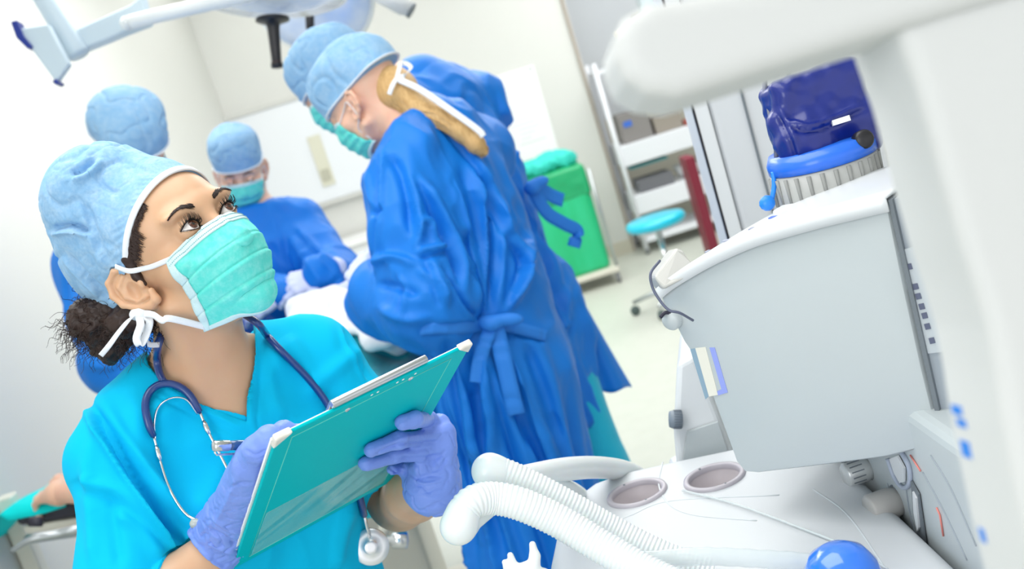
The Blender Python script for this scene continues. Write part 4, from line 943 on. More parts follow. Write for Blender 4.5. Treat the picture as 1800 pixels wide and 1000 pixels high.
for s in (-1, 1):
    pts = [HS2.snap(V3(s*(.014+.036*u), .1, .032+.006*sin(u*3)), .0008) for u in np.linspace(0, 1, 7)]; mesh('eyebrow', *tube_g(to_w(mD, tD, .98)(pts), [.0014, .0024, .001], 6), brow_m, rD)
simple_hand(wDL, -RT*.9-FW*.2-UP*.35, UP*.6-FW*.8, rD, glove_p, 1.05, .7, -1)
simple_hand(wDR, RT*.5-FW*.3-UP*.35-RT*1.2, UP*.7-FW*.7, rD, glove_p, 1.05, .6, 1)

# --- the one at the left, mostly hidden by the nurse in front
mE = basis(RT*.55-FW*.55-UP*.62, UP*.8-RT*.05-FW*.5); tE = P(236, 262, 2.98); NE = P(215, 380, 3.0); fE = V3(.75, -.5, 0)
ex_, ey_ = P(330, 720, 3.0)[:2]; hipE = V3(ex_, ey_, .88); sdE = np.cross(fE/np.linalg.norm(fE), V3(0, 0, 1))
torsoE = [(P(225, 425, 3.0), .12), (P(245, 500, 3.0), .16), (P(275, 620, 3.0), .155), (V3(ex_, ey_, .85), .17), (V3(ex_, ey_, .4), .2)]
legsE = [(hipE+s*sdE*.08, hipE*V3(1, 1, 0)+s*sdE*.09+V3(0, 0, .48), hipE*V3(1, 1, 0)+s*sdE*.09+V3(0, 0, .06)) for s in (-1, 1)]
wEL = P(330, 650, 2.72)
rE, gE, BE, GE = person('surgeon whose blue cap and elbow show behind the woman in scrubs', mE, tE, 1.0, NE, torsoE,
    [(P(166, 468, 2.90), P(205, 628, 2.80), wEL, [.082, .085, .085, .07, .045]), (P(300, 440, 3.1), P(340, 560, 3.05), P(400, 600, 2.85), [.08, .08, .08, .065, .045])], .1, legsE, fE, [([(125, 480), (135, 560), (165, 630)], 7, .012, 1), ([(150, 640), (200, 640), (250, 600)], 8, .012), ([(150, 560), (190, 600), (220, 650)], 7, -.010)], pleat=.02, hem=.4, waist=.9)
cap_for(mE, tE, 1.0, rE, [((0, -.02, .105), (.100, .104, .060)), ((0, -.07, .05), (.092, .07, .06)), ((0, .05, .07), (.078, .055, .06))], (0, .02, -1), (0, 0, .040), 20)
mask_for(mE, tE, 1.0, rE); eyes_for(mE, tE, 1.0, rE)
simple_hand(wEL, RT*.8-FW*.2, UP, rE, glove_p, 1, .8, 1); simple_hand(P(400, 600, 2.85), RT*.8-FW*.2, UP, rE, glove_p, 1, .8, -1)
# ------------------------------------------------------------------ operating table, drapes and patient
steel = mat('stainless_steel', '#b9bfc2', .28, 1); cream = mat('cream_enamel', '#dcd9cc', .4); dark_pad = mat('dark_vinyl_pad', '#2c2a38', .5)
TX, TY0, TY1 = -.53, 2.28, 3.25
tb = empty('operating_table', (TX, 2.75, 0), 'operating table on a steel pedestal hidden under teal and white drapes', 'operating table')
o = mesh('table_top', *box_g((TX, (TY0+TY1)/2, .80), (.22, (TY1-TY0)/2, .03)), steel, tb, smooth=False); bevel(o, .01)
o = mesh('mattress', *box_g((TX, (TY0+TY1)/2, .86), (.21, (TY1-TY0)/2-.01, .028)), dark_pad, tb, smooth=False); bevel(o, .015)
o = mesh('pedestal', *box_g((TX-.03, 2.98, .42), (.11, .15, .36)), cream, tb, smooth=False); bevel(o, .02)
o = mesh('base', *box_g((TX-.03, 2.98, .045), (.17, .27, .044)), cream, tb, smooth=False); bevel(o, .02)
for x_ in (-.235, .235):
    o = mesh('side_rail', *box_g((TX+x_, 2.75, .80), (.006, .42, .014)), steel, tb, smooth=False)
q = P(697, 945, 2.25); mesh('crank', *join(lathe_g(q-RT*.06-FW*.02, RT, [(.0001, 0), (.010, .001), (.010, .05), (.018, .055), (.018, .085), (.0001, .087)], 20)), chrome, tb)
mesh('rail_clamp', *tube_g([q-RT*.03, q-RT*.02+UP*.06, V3(TX+.2, 2.35, .74)], .012, 10), cream, tb)
# teal drape over the table, hanging to the sides
drape_m = mat('teal_drape', '#0097a8', .75, sheen=.2, bump=[('noise', 10, .4, .012)])
D = Solid(); D.box((TX+.005, (TY0+TY1)/2, .62), (.262, (TY1-TY0)/2+.03, .31), None, .05); D.ell((TX, 2.85, .93), (.20, .42, .12), k=.06)
D.half(V3(0, 0, .68), V3(0, 0, -1), .004)
v, f = D.mesh(.009); n = vnormals(v, f); lowr = np.clip((.86-v[:, 2])/.18, 0, 1)
v = v+n*(lowr*(.016*vnoise(np.stack([v[:, 0]*9, v[:, 1]*9, v[:, 2]*1.2], 1), 5)+.014)+.004*vnoise(v*12, 6))[:, None]
v = folds(v, f, [([(600, 575), (660, 600), (740, 625)], 10, .014, 1), ([(640, 640), (690, 700), (720, 800)], 14, .012)]); keepz = v[:, 2] < .9
# hollow: keep only the cloth, open underneath
f = np.asarray(f); f = f[~(v[f][:, :, 2].max(1) < .692)]
dr = mesh('surgical_drape', v, f, drape_m); tag(dr, 'teal cloth drape hanging over the end of the operating table', 'drape')
Wd = Solid(); Wd.ell(P(615, 556, 2.85), (.14, .20, .035), k=.05); Wd.ell(P(560, 542, 2.98), (.09, .15, .05), k=.05); Wd.ell(P(690, 580, 2.62), (.08, .12, .04), k=.05); Wd.cone(P(590, 530, 2.88), P(705, 590, 2.6), .040, .035, k=.04); Wd.cone(P(520, 540, 3.0), P(570, 538, 2.95), .012, .04, k=.03)
v, f = Wd.mesh(.008); v = v+vnormals(v, f)*(.010*vnoise(v*14, 2)+.005*vnoise(v*30, 3))[:, None]
white_cloth = mat('white_drape', '#f2f4f8', .8, bump=[('noise', 25, .3, .006)])
wdr = mesh('white_drape', v, f, white_cloth); tag(wdr, 'rumpled white drape over the patient between the surgeons', 'drape')
# patient
pt = empty('person', (TX, 2.8, .9), 'patient lying under the drapes with one bare arm out on the arm board', 'person')
hw, ew = atz(104, 866, .835), atz(168, 862, .835); R_ = Solid()
ua = V3(TX-.17, 2.78, .93)
R_.ell((TX, 2.80, .93), (.17, .38, .075), k=.03); R_.ell((TX, 3.12, .95), (.075, .095, .075), k=.05); R_.chain([ua, ew+V3(.12, .02, .01), ew, hw], [.045, .040, .036, .026], k=.03)
v, f = R_.mesh(.005); bodyp = mesh('body', v, f, skin_pale, pt)
fing = []; wr_ = hw
dd_ = atz(70, 872, .82)-hw; dd_ /= np.linalg.norm(dd_); nb_ = V3(0, 0, 1); sd_ = np.cross(dd_, nb_)
Lh = lambda a, b, c: wr_+sd_*a+dd_*b+nb_*c
kn = [Lh(.028, .075, .0), Lh(.010, .082, .004), Lh(-.010, .080, .004), Lh(-.028, .072, 0)]
fg = [[k_+dd_*.03-nb_*.012, k_+dd_*.042-nb_*.034, k_+dd_*.034-nb_*.05] for k_ in kn]
HH = build_hand(wr_, kn, fg, [Lh(.036, .03, .012), Lh(.040, .07, .024), Lh(.034, .10, .020)], None); v, f = HH.mesh(.003); mesh('hand', v, f, skin_pale, bodyp)
# arm board, draped
ab = empty('arm_board', (-1.2, 2.65, .5), 'steel arm board with a dark pad reaching out left of the operating table', 'arm board')
a0, a1 = atz(62, 897, .775), atz(168, 880, .775); ax_ = (a1-a0)/np.linalg.norm(a1-a0); pr_ = np.cross(V3(0, 0, 1), ax_); RR = np.stack([ax_, pr_, V3(0, 0, 1)], 1)
c_ = a0+ax_*.27; o = mesh('pad', *box_g(c_+pr_*.03, (.30, .075, .022), RR), dark_pad, ab, smooth=False); bevel(o, .012)
o = mesh('board', *box_g(c_-V3(0, 0, .034)+pr_*.03+ax_*.02, (.30, .078, .011), RR), cream, ab, smooth=False); bevel(o, .004)
o = mesh('rail', *box_g(c_-V3(0, 0, .062)-pr_*.045, (.29, .006, .010), RR), steel, ab, smooth=False)
b0 = P(20, 969, 2.66); mesh('lever', *tube_g(crom([b0, P(55, 948, 2.66), P(100, 938, 2.68), P(150, 925, 2.70), P(230, 900, 2.8)], 6), [.006, .010, .013, .013], 12), steel, ab)
mesh('knob', *lathe_g(P(52, 917, 2.62), RT, [(.0001, 0), (.012, .001), (.012, .03), (.0001, .031)], 16), dark_pad, ab)
pq = P(30, 920, 3.1); o = mesh('stand_post', *box_g((pq[0], pq[1], .40), (.025, .025, .40)), cream, ab, smooth=False); bevel(o, .008)
o = mesh('stand_foot', *box_g((pq[0], pq[1], .02), (.10, .10, .02)), cream, ab, smooth=False); bevel(o, .01)
mesh('bracket', *tube_g([V3(pq[0], pq[1], .74), c_-V3(0, 0, .05)], .014, 10), cream, ab)
G = []; tm = mat('turquoise_cloth', '#00dcdc', .75, spec=.2, bump=[('noise', 14, .5, .01)])
e0 = a0-ax_*.02; U = np.linspace(0, 1, 26); W_ = np.linspace(-1, 1, 18); pts = np.zeros((26, 18, 3))
for i, u in enumerate(U):
    for j, w__ in enumerate(W_):
        al = .20-u*.62; p = e0+ax_*al+pr_*(.03+w__*(.088+.05*u)); p[2] = .812+.004*sin(9*u+3*w__)
        if al < 0: p[2] -= abs(al)**1.2*.55; p += ax_*abs(al)*.25
        if abs(w__) > .8 and al > 0: p[2] -= (abs(w__)-.8)*.12
        p[2] += .008*vnoise(np.array([u*6, w__*3, 1.5])); pts[i, j] = p
o = mesh('turquoise_drape', *grid_g(pts), tm); thick(o, .004); tag(o, 'turquoise cloth draped over the outer end of the arm board', 'drape')
hd = P(-25, 1010, 3.3); o = mesh('supply_cart', *box_g((hd[0]-.22, hd[1], .33), (.24, .2, .33)), mat('pale_blue_cart', '#dde3ef', .5), smooth=False); bevel(o, .02); tag(o, 'pale grey-blue cart at the lower left edge', 'cart')

# ------------------------------------------------------------------ surgical lamps hanging from the ceiling
lampm = mat('lamp_white', '#e6eaea', .3, coat=.3); lampb = mat('lamp_blue_grey', '#c3d4de', .35); navy_p = mat('lamp_navy', '#15308a', .35); blk = mat('black_grip', '#1b1b20', .4)
def lamp_head(name, c, ax, r, parent, lens=True, up=None):
    h = mesh('head', *lathe_g(c, ax, [(.0001, -.075), (r*.45, -.070), (r*.8, -.045), (r, -.012), (r*1.01, .004), (r*.985, .012), (r*.95, .012), (.0001, .012)], 64), lampm, parent)
    if lens:
        mesh('lens', *lathe_g(c, ax, [(r*.93, .010), (r*.93, .016), (r*.6, .020), (.0001, .021)], 64), mat('lamp_lens', '#a9c6f4', .12, coat=1, bump=[('voronoi', 22, .4, .004)], mottle=(6, .8, '#e6f0ff')), h)
    return h
l1 = empty('surgical_lamp', P(480, 5, 3.3), 'surgical lamp seen edge-on with a long black handle', 'lamp')
ax1 = -UP*.97-FW*.05+RT*.05; ax1 /= np.linalg.norm(ax1); lamp_head('', P(478, -14, 3.3), ax1, .235, l1, True)
g1 = P(479, 34, 3.3); gx = P(487, 117, 3.3)-g1; gx /= np.linalg.norm(gx)
hb_ = mesh('handle', *lathe_g(g1, gx, [(.0001, -.004), (.050, -.004), (.052, .004), (.036, .010), (.022, .012), (.019, .03), (.017, .08), (.0155, .13), (.018, .135), (.018, .148), (.0001, .15)], 32), blk, l1)
mesh('handle_ring', *lathe_g(g1+gx*.132, gx, [(.0001, 0), (.0172, .0), (.0172, .006), (.0001, .0061)], 24), mat('red_brown_ring', '#5a2a22', .4), hb_)
arm1 = crom([P(224, 40, 3.15), P(300, 22, 3.15), P(370, 6, 3.16), P(440, -10, 3.2), P(500, -40, 3.3)], 6); mesh('arm', *tube_g(arm1, [.021]*9+[.03], 20), lampm, l1)
vv, ff = lathe_g(P(222, 40.5, 3.15), -RT, [(.0001, .018), (.010, .016), (.018, .009), (.021, 0), (.021, -.01), (.0001, -.011)], 20); mesh('arm_cap', vv, ff, lampm, l1)
o = mesh('joint_arm', *prism_g([P(124, 54, 3.2), P(228, 8, 3.2), P(250, -10, 3.2), P(262, 40, 3.2), P(222, 55, 3.2), P(142, 88, 3.2)], FW*.05), lampb, l1, smooth=False); bevel(o, .008)
c0, c1 = P(62, -30, 3.2), P(140, 98, 3.2); tx = (c1-c0)/np.linalg.norm(c1-c0)
mesh('spring_arm', *lathe_g(c0-tx*.5, tx, [(.0001, 0), (.030, .0), (.032, .5), (.034, .5+np.linalg.norm(c1-c0)-.01), (.030, .5+np.linalg.norm(c1-c0)), (.0001, .501+np.linalg.norm(c1-c0))], 32), lampb, l1)
top = c0-tx*.5; mesh('ceiling_column', *lathe_g(V3(top[0], top[1], top[2]-.02), (0, 0, 1), [(.0001, 0), (.045, 0), (.045, 2.98-top[2]), (.0001, 2.981-top[2])], 24), lampm, l1)
o = mesh('paddle', *prism_g([P(30, 50, 3.12), P(84, 42, 3.12), P(121, 112, 3.12), P(98, 145, 3.12), P(56, 88, 3.12)], FW*.03), lampb, l1, smooth=False); bevel(o, .006)
o2 = mesh('paddle_edge', *prism_g([P(18, 38, 3.11), P(29, 35, 3.11), P(40, 62, 3.11), P(57, 82, 3.11), P(48, 86, 3.11), P(28, 66, 3.11)], FW*.045), navy_p, o, smooth=False); bevel(o2, .003)
o2 = mesh('paddle_edge', *prism_g([P(91, 143, 3.11), P(97, 138, 3.11), P(104, 144, 3.11), P(97, 149, 3.11)], FW*.045), navy_p, o, smooth=False); bevel(o2, .002)
l2 = empty('surgical_lamp', P(548, -15, 3.9), 'surgical lamp with round blue lens behind the edge-on lamp', 'lamp')
ax2 = -UP*.62-FW*.76-RT*.1; ax2 /= np.linalg.norm(ax2); lamp_head('', P(545, -12, 3.9), ax2, .236, l2)
g2 = P(542, -10, 3.86); gx2 = P(546, 62, 3.8)-g2; gx2 /= np.linalg.norm(gx2); mesh('handle', *lathe_g(g2, gx2, [(.0001, 0), (.016, 0), (.0165, .06), (.015, .142), (.0001, .145)], 24), blk, l2)
t0_, t1_ = P(664, -14, 3.8), P(722, 18, 3.8); tx2 = (t1_-t0_)/np.linalg.norm(t1_-t0_); L2 = np.linalg.norm(t1_-t0_)
ha = mesh('bracket', *lathe_g(t0_, tx2, [(.0001, -.04), (.034, -.04), (.034, L2-.025), (.028, L2-.02), (.028, L2), (.0001, L2)], 24), mat('lamp_grey', '#cfd3d4', .4), l2)
mesh('bracket_end', *lathe_g(t0_+tx2*(L2-.002), tx2, [(.0001, 0), (.029, 0), (.029, .008), (.0001, .0081)], 24), mat('mid_grey', '#6f777d', .4), ha)
tp = P(610, -60, 3.95); mesh('arm', *tube_g(crom([P(545, -18, 3.9)-ax2*.06, tp, P(700, -60, 3.95), V3(.25, 3.95, 2.3), V3(.25, 3.95, 2.98)], 8), .03, 16), lampm, l2)

# ------------------------------------------------------------------ back wall fittings
YW = YB-.012
def wq(x, y, Y=YW): p = aty(x, y, Y); return p
panel_m = mat('panel_white', '#e9edf2', .3, coat=.2)
A_, B_ = aty(400, 215, YW), aty(640, 335, YW)
cab = empty('wall_panel', ((A_[0]-.6)/1, YW, 1.03), 'large flat white sliding panel with a narrow beige handle plate on the back wall', 'panel')
o = mesh('panel', *box_g(((A_[0]+-.55)/2, YB-.03, 1.41), ((-.55-A_[0])/2, .028, .375)), panel_m, cab, smooth=False); bevel(o, .006)
o = mesh('frame', *join(box_g(((A_[0]-.55)/2, YB-.035, 1.80), ((-.53-A_[0])/2, .033, .015)), box_g(((A_[0]-.55)/2, YB-.035, 1.022), ((-.53-A_[0])/2, .033, .012))), mat('frame_grey', '#cfd0cc', .5), cab, smooth=False)
o = mesh('handle_plate', *box_g((-1.035, YB-.064, 1.325), (.048, .006, .185)), mat('beige_plate', '#d9d8c6', .5), cab, smooth=False); bevel(o, .004)
o = mesh('pull', *box_g((-1.035, YB-.075, 1.22), (.03, .008, .04)), mat('beige_darker', '#b9b8a6', .5), cab, smooth=False); bevel(o, .004)  # pull in a darker beige than its plate
q = aty(625, 420, 7.5); bench = empty('storage_bench', (-.93, 7.6, 0), 'low white storage bench against the back wall between the surgeons', 'bench')
o = mesh('carcass', *box_g((-.93, 7.62, .36), (.55, .23, .36)), mat('bench_white', '#eef0f2', .4), bench, smooth=False); bevel(o, .008)
o = mesh('worktop', *box_g((-.93, 7.61, .735), (.57, .25, .015)), mat('bench_top', '#f4f5f6', .3), bench, smooth=False); bevel(o, .004)
a, b = aty(872, 142, YW), aty(972, 268, YW)
po = empty('wall_chart', (.46, YW, .9), 'white paper chart with faint rows pinned to the wall right of the surgeons', 'chart')
o = mesh('sheet', *box_g((.46, YB-.006, 1.2), (.16, .004, .32)), wh, po, smooth=False)
G = [box_g((.46-.02*(i % 3), YB-.0105, 1.42-.035*i), (.10-.02*(i % 4), .0006, .004)) for i in range(13)]
mesh('printed_rows', *join(*G), mat('pale_print', '#dadde3', .7), o, smooth=False)
for x_ in (.33, .59): mesh('pin', *lathe_g((x_, YB-.010, 1.50), (0, -1, 0), [(.0001, .008), (.009, .006), (.010, 0), (.0001, -.001)], 16), steel, po)

# green waste bag on its trolley
bc = empty('waste_trolley', (.50, 7.25, 0), 'tall green waste bag in a wheeled steel frame by the back wall', 'waste bin')
green = mat('green_bag', '#10b878', .4, trans=0, coat=.2, bump=[('noise', 7, .5, .02, (1, 1, .4)), ('noise', 40, .2, .004)], mottle=(3, .5, '#2fd29a', 'noise', (3, 3, .6)))
gx0 = atz(1083, 475, .12)[0]; xL, xR = gx0-.42, gx0
def ringb(z, e): return [(xL-e, 7.02-e, z), (xR+e, 7.02-e, z), (xR+e, 7.40+e, z), (xL-e, 7.40+e, z)]
Bg = Solid(); Bg.box(((xL+xR)/2, 7.21, .46), ((xR-xL)/2, .19, .36), None, .05)
v, f = Bg.mesh(.01); v = v+vnormals(v, f)*(.012*vnoise(v*V3(7, 7, 3), 3))[:, None]; mesh('waste_bag', v, f, green, bc)
Bg = Solid(); Bg.box(((xL+xR)/2, 7.21, .72), ((xR-xL)/2+.012, .202, .105), None, .03); v, f = Bg.mesh(.009); v = v+vnormals(v, f)*(.006*vnoise(v*V3(10, 10, 20), 7))[:, None]; mesh('bag_cuff', v, f, mat('green_cuff', '#08a468', .4, coat=.2, bump=[('noise', 20, .4, .006)]), bc)
for x_ in (xL-.03, xR+.03):
    for y_ in (7.0, 7.42): mesh('post', *tube_g(crom([(x_, y_, .11), (x_, y_, .78)], 2), .011, 10), steel, bc)
o = mesh('base', *box_g(((xL+xR)/2, 7.21, .095), ((xR-xL)/2+.04, .24, .018)), cream, bc, smooth=False); bevel(o, .008)
for x_ in (xL-.02, xR+.02):
    for y_ in (7.0, 7.42): mesh('castor', *lathe_g((x_-.012, y_, .035), (1, 0, 0), [(.0001, 0), (.030, 0), (.035, .006), (.035, .018), (.030, .024), (.0001, .024)], 20), mat('castor_grey', '#7a7d80', .5), bc)
cb_ = Solid(); 
for i in range(9): cb_.ell((xL+.06+.33*rg.random(), 7.1+.2*rg.random(), .86+.03*rg.random()), (.07+.03*rg.random(), .07, .035+.035*rg.random()), k=.03)
v, f = cb_.mesh(.007); v = v+vnormals(v, f)*(.016*vnoise(v*22, 4)+.008*vnoise(v*45, 5))[:, None]; o = mesh('crumpled_drapes', v, f, mat('aqua_waste', '#36cfc0', .7, bump=[('noise', 40, .6, .01)])); tag(o, 'crumpled aqua disposable drapes heaped on top of the green bag', 'waste')

# stool
sq = atz(1152, 388, .50); stl = empty('stool', (sq[0], sq[1], 0), 'round cyan stool on a wheeled steel base', 'stool')
mesh('seat', *lathe_g((sq[0], sq[1], .47), (0, 0, 1), [(.0001, 0), (.155, .0), (.168, .012), (.170, .03), (.160, .048), (.13, .055), (.0001, .056)], 48), mat('cyan_vinyl', '#00bcd8', .3, coat=.3), stl)
mesh('seat_plate', *lathe_g((sq[0], sq[1], .45), (0, 0, 1), [(.0001, 0), (.09, 0), (.10, .02), (.0001, .021)], 24), steel, stl)
mesh('gas_column', *lathe_g((sq[0], sq[1], .09), (0, 0, 1), [(.0001, 0), (.028, 0), (.028, .18), (.018, .19), (.018, .365), (.0001, .366)], 24), chrome, stl)
for i in range(5):
    a = i*2*pi/5+.35; d = V3(cos(a), sin(a), 0); c = V3(sq[0], sq[1], 0)
    lg = mesh('leg', *tube_g([c+V3(0, 0, .11), c+d*.12+V3(0, 0, .10), c+d*.25+V3(0, 0, .075)], [.018, .015, .011], 12), steel, stl)
    mesh('castor', *lathe_g(c+d*.25+V3(0, 0, .028)-np.cross(d, V3(0, 0, 1))*.012, np.cross(d, V3(0, 0, 1)), [(.0001, 0), (.024, 0), (.028, .005), (.028, .019), (.024, .024), (.0001, .024)], 18), mat('castor_dark', '#4a5a58', .5), lg)

# shelving trolley
sx0 = 1.0; sy = 7.62; sw = 1.0; sm = mat('shelf_white', '#e9ecf2', .35)
sh_ = empty('shelving_trolley', (sx0+sw/2, sy+.2, 0), 'white three-shelf trolley crowded with supplies in the recess', 'shelf')
for x_ in (sx0, sx0+sw):
    for y_ in (sy, sy+.42): mesh('post', *tube_g([(x_, y_, .04), (x_, y_, 1.40)], .018, 12), sm, sh_); mesh('castor', *lathe_g((x_-.012, y_, .022), (1, 0, 0), [(.0001, 0), (.022, 0), (.022, .024), (.0001, .024)], 14), MATS['castor_grey'], sh_)
for z_, hh in ((.72, .075), (.36, .07), (.10, .02)): o = mesh('shelf', *box_g((sx0+sw/2, sy+.21, z_), (sw/2, .215, hh)), sm, sh_, smooth=False); bevel(o, .008)
o = mesh('shelf', *box_g((sx0+sw/2, sy+.21, 1.33), (sw/2, .215, .012)), sm, sh_, smooth=False)
def bx(name, c, h, m, lb, cat, grp=None, b=.008): o = mesh(name, *box_g(c, h), m, smooth=False); bevel(o, b); tag(o, lb, cat, grp); return o
gry = mat('grey_plastic', '#6f7076', .5); sil = mat('silver_case', '#a9abb0', .35, .6)
bx('storage_case', (sx0+.17, sy+.17, .795+.105), (.11, .12, .105), mat('grey_case', '#8a8684', .5), 'grey case with a blue mark at the left end of the top trolley shelf', 'case')
mesh('case_sticker', *box_g((sx0+.12, sy+.045, .93), (.03, .002, .02)), mat('blue_sticker', '#3b6fd0', .5), bpy.data.objects['storage_case'], smooth=False)
bx('instrument_box', (sx0+.40, sy+.17, .795+.06), (.10, .12, .06), mat('taupe_box', '#9a9288', .5), 'low taupe instrument box beside the grey case on the trolley', 'box')
bx('red_box', (sx0+.53, sy+.1, .795+.02), (.022, .06, .02), mat('dull_red', '#a8584e', .5), 'small dull red box next to the taupe box on the trolley', 'box')
bx('carton', (sx0+.78, sy+.17, .795+.11), (.14, .12, .11), wh, 'white carton with printed label on the right of the top trolley shelf', 'carton')
mesh('printed_label', *box_g((sx0+.74, sy+.048, .98), (.08, .001, .006)), mat('blue_sticker', '#3b6fd0', .5), bpy.data.objects['carton'], smooth=False)
bx('instrument_tray', (sx0+.20, sy+.15, .431+.045), (.13, .12, .045), gry, 'dark grey instrument tray on the middle trolley shelf', 'tray')
bx('teal_tray', (sx0+.19, sy+.13, .62), (.14, .1, .006), mat('teal_tray', '#2f9aa0', .4), 'thin teal tray slid in under the top trolley shelf', 'tray', b=.002)
bx('teal_carton', (sx0+.80, sy+.15, .431+.07), (.12, .11, .07), mat('dark_teal_carton', '#34706e', .5), 'dark teal carton at the right of the middle trolley shelf', 'carton')
bsn = empty('enamel_basin', (sx0+.48, sy+.16, .431), 'white enamel basin standing on the middle trolley shelf', 'basin')
mesh('bowl', *lathe_g((sx0+.48, sy+.16, .431), (0, 0, 1), [(.0001, 0), (.06, 0), (.10, .05), (.115, .09), (.12, .092), (.11, .085), (.09, .04), (.05, .012), (.0001, .010)], 32), mat('enamel', '#eef1f2', .2), bsn)
rb = aty(1240, 345, 6.6); bx('red_document_case', (rb[0]-.045, 6.62, .36), (.03, .10, .35), mat('dark_red', '#7a1830', .5), 'tall dark red case standing on the floor behind the grey cabinet', 'case')
# wall-hung monitor arm in the recess
mq = aty(1155, 25, 7.2); mo = empty('wall_monitor', (mq[0], 7.3, mq[2]-.1), 'small grey wall-mounted monitor with a dark screen near the ceiling boom', 'monitor')
o = mesh('housing', *box_g((mq[0]+.08, 7.25, mq[2]+.03), (.17, .08, .13)), mat('cool_grey', '#c6d2d8', .4), mo, smooth=False); bevel(o, .02)
o = mesh('screen', *box_g((mq[0]+.07, 7.165, mq[2]-.035), (.10, .004, .022)), mat('screen_violet', '#41407a', .2), mo, smooth=False)
mesh('arm', *tube_g([(mq[0]-.28, 7.3, mq[2]-.06), (mq[0]-.05, 7.3, mq[2]+.0), (mq[0]+.2, 7.35, mq[2]+.05)], .03, 14), cream, mo); mesh('bracket', *tube_g([(mq[0]-.02, 7.3, mq[2]-.20), (mq[0]-.03, 7.3, mq[2]-.02)], .028, 12), cream, mo)
mesh('wall_mount', *tube_g([(mq[0]+.1, 7.3, mq[2]+.04), (mq[0]+.1, 8.59, mq[2]+.04)], .03, 12), cream, mo)
# ------------------------------------------------------------------ anaesthesia workstation
ZT = .95
mw = mat('machine_white', '#dde1e4', .35, coat=.15); mg = mat('machine_grey', '#bcc4c7', .4, coat=.1); mg2 = mat('trim_grey', '#9aa3ac', .4); mdk = mat('seam_dark', '#70787f', .5); ring_m = mat('ring_mauve_grey', '#b3aeb6', .35); bowl_m = mat('bowl_grey', '#c4bcc0', .4)
am = empty('anesthesia_machine', (.15, 1.2, 0), 'white anaesthesia workstation with two round cup holes in its worktop', 'anaesthesia machine')
top_px = [(968, 1075), (962, 985), (975, 925), (1003, 872), (1040, 845), (1100, 824), (1180, 806), (1290, 783)]
poly_ = [atz(x, y, ZT)[:2] for x, y in top_px]+[np.array([.318, 1.36]), np.array([.318, .80]), np.array([-.03, .80])]
poly_ = np.array(poly_)
def poly_sdf(p2):
    """signed distance to a polygon in plan"""
    d = np.full(p2.shape[:-1], 1e9); ins = np.zeros(p2.shape[:-1], bool); n = len(poly_)
    for i in range(n):
        a, b = poly_[i], poly_[(i+1) % n]; e = b-a; w = p2-a; t = np.clip((w@e)/(e@e), 0, 1); r = w-t[..., None]*e; d = np.minimum(d, (r*r).sum(-1))
        c1 = (a[1] > p2[..., 1]) != (b[1] > p2[..., 1]); xx = (b[0]-a[0])*(p2[..., 1]-a[1])/(b[1]-a[1]+1e-12)+a[0]; ins ^= c1 & (p2[..., 0] < xx)
    return np.where(ins, -1, 1)*np.sqrt(d)
W = Solid(); r_ = .018
def slab(p):
    q = np.stack([poly_sdf(p[..., :2])+r_, np.abs(p[..., 2]-(ZT-.16))-(.16-r_)], -1); return np.linalg.norm(np.maximum(q, 0), axis=-1)+np.minimum(q.max(-1), 0)-r_
W.ops.append((slab, 0, 'u')); W.bb.append((V3(poly_[:, 0].min(), poly_[:, 1].min(), ZT-.33), V3(poly_[:, 0].max(), poly_[:, 1].max(), ZT))); W.bx.append(W.bb[-1])
cups = [atz(1120, 868, ZT), atz(1256, 840, ZT)]
for c in cups: W.cone(c-V3(0, 0, .09), c+V3(0, 0, .05), .033, .033, k=.003, mode='s')
G_ = atz(1500, 1000, ZT)
v, f = W.mesh(.0035); mesh('worktop', v, f, mat('worktop_white', '#c9cdd1', .4, spec=.3), am)
for c in cups:
    rg_ = mesh('cup_ring', *(lambda vv, ff: (vv, ff[:-2]))(*lathe_g(c+V3(0, 0, .0005), (0, 0, 1), [(.0325, -.004), (.0325, .002), (.034, .0035), (.0365, .0035), (.039, .003), (.040, 0), (.040, -.001), (.0385, -.002)], 56)), ring_m, am)
    n_ = 56; mesh('cup_bowl', *(lambda vv, ff: (vv, ff[:-2]+[ff[-1]]))(*lathe_g(c, (0, 0, 1), [(.0332, .001), (.0325, -.006), (.030, -.012), (.022, -.034), (.014, -.05), (.0001, -.052)], 56)), bowl_m, rg_)
    mesh('drain', *lathe_g(c+V3(.006, -.004, -.047), (0, 0, 1), [(.0001, .0), (.0165, .0), (.0165, .0015), (.0001, .0016)], 32), mat('drain_dark', '#8c8f8f', .3), rg_)
    for a in (1.9, 4.9): mesh('screw', *lathe_g(c+V3(cos(a)*.0345, sin(a)*.0345, .0035), (0, 0, 1), [(.0001, .0008), (.0016, .0006), (.0018, 0), (.0001, -.0001)], 12), mdk, rg_)
# soft seam lines in the top
for pl in ([(1370, 870), (1180, 880), (1110, 905), (1060, 925)], [(1430, 860), (1490, 905), (1560, 1005)], [(1165, 812), (1158, 850), (1175, 885), (1220, 905), (1330, 915)]):
    mesh('seam', *tube_g(crom([atz(x, y, ZT+.0002) for x, y in pl], 8), .0011, 8, flat=.4, up=(0, 0, 1)), mat('seam_soft', '#cfd5da', .5), am)
o = mesh('cabinet', *box_g((.17, 1.09, .35), (.16, .27, .29)), mw, am, smooth=False); bevel(o, .02)
o = mesh('wheel_base', *box_g((.17, 1.09, .05), (.20, .30, .035)), mg2, am, smooth=False); bevel(o, .015)
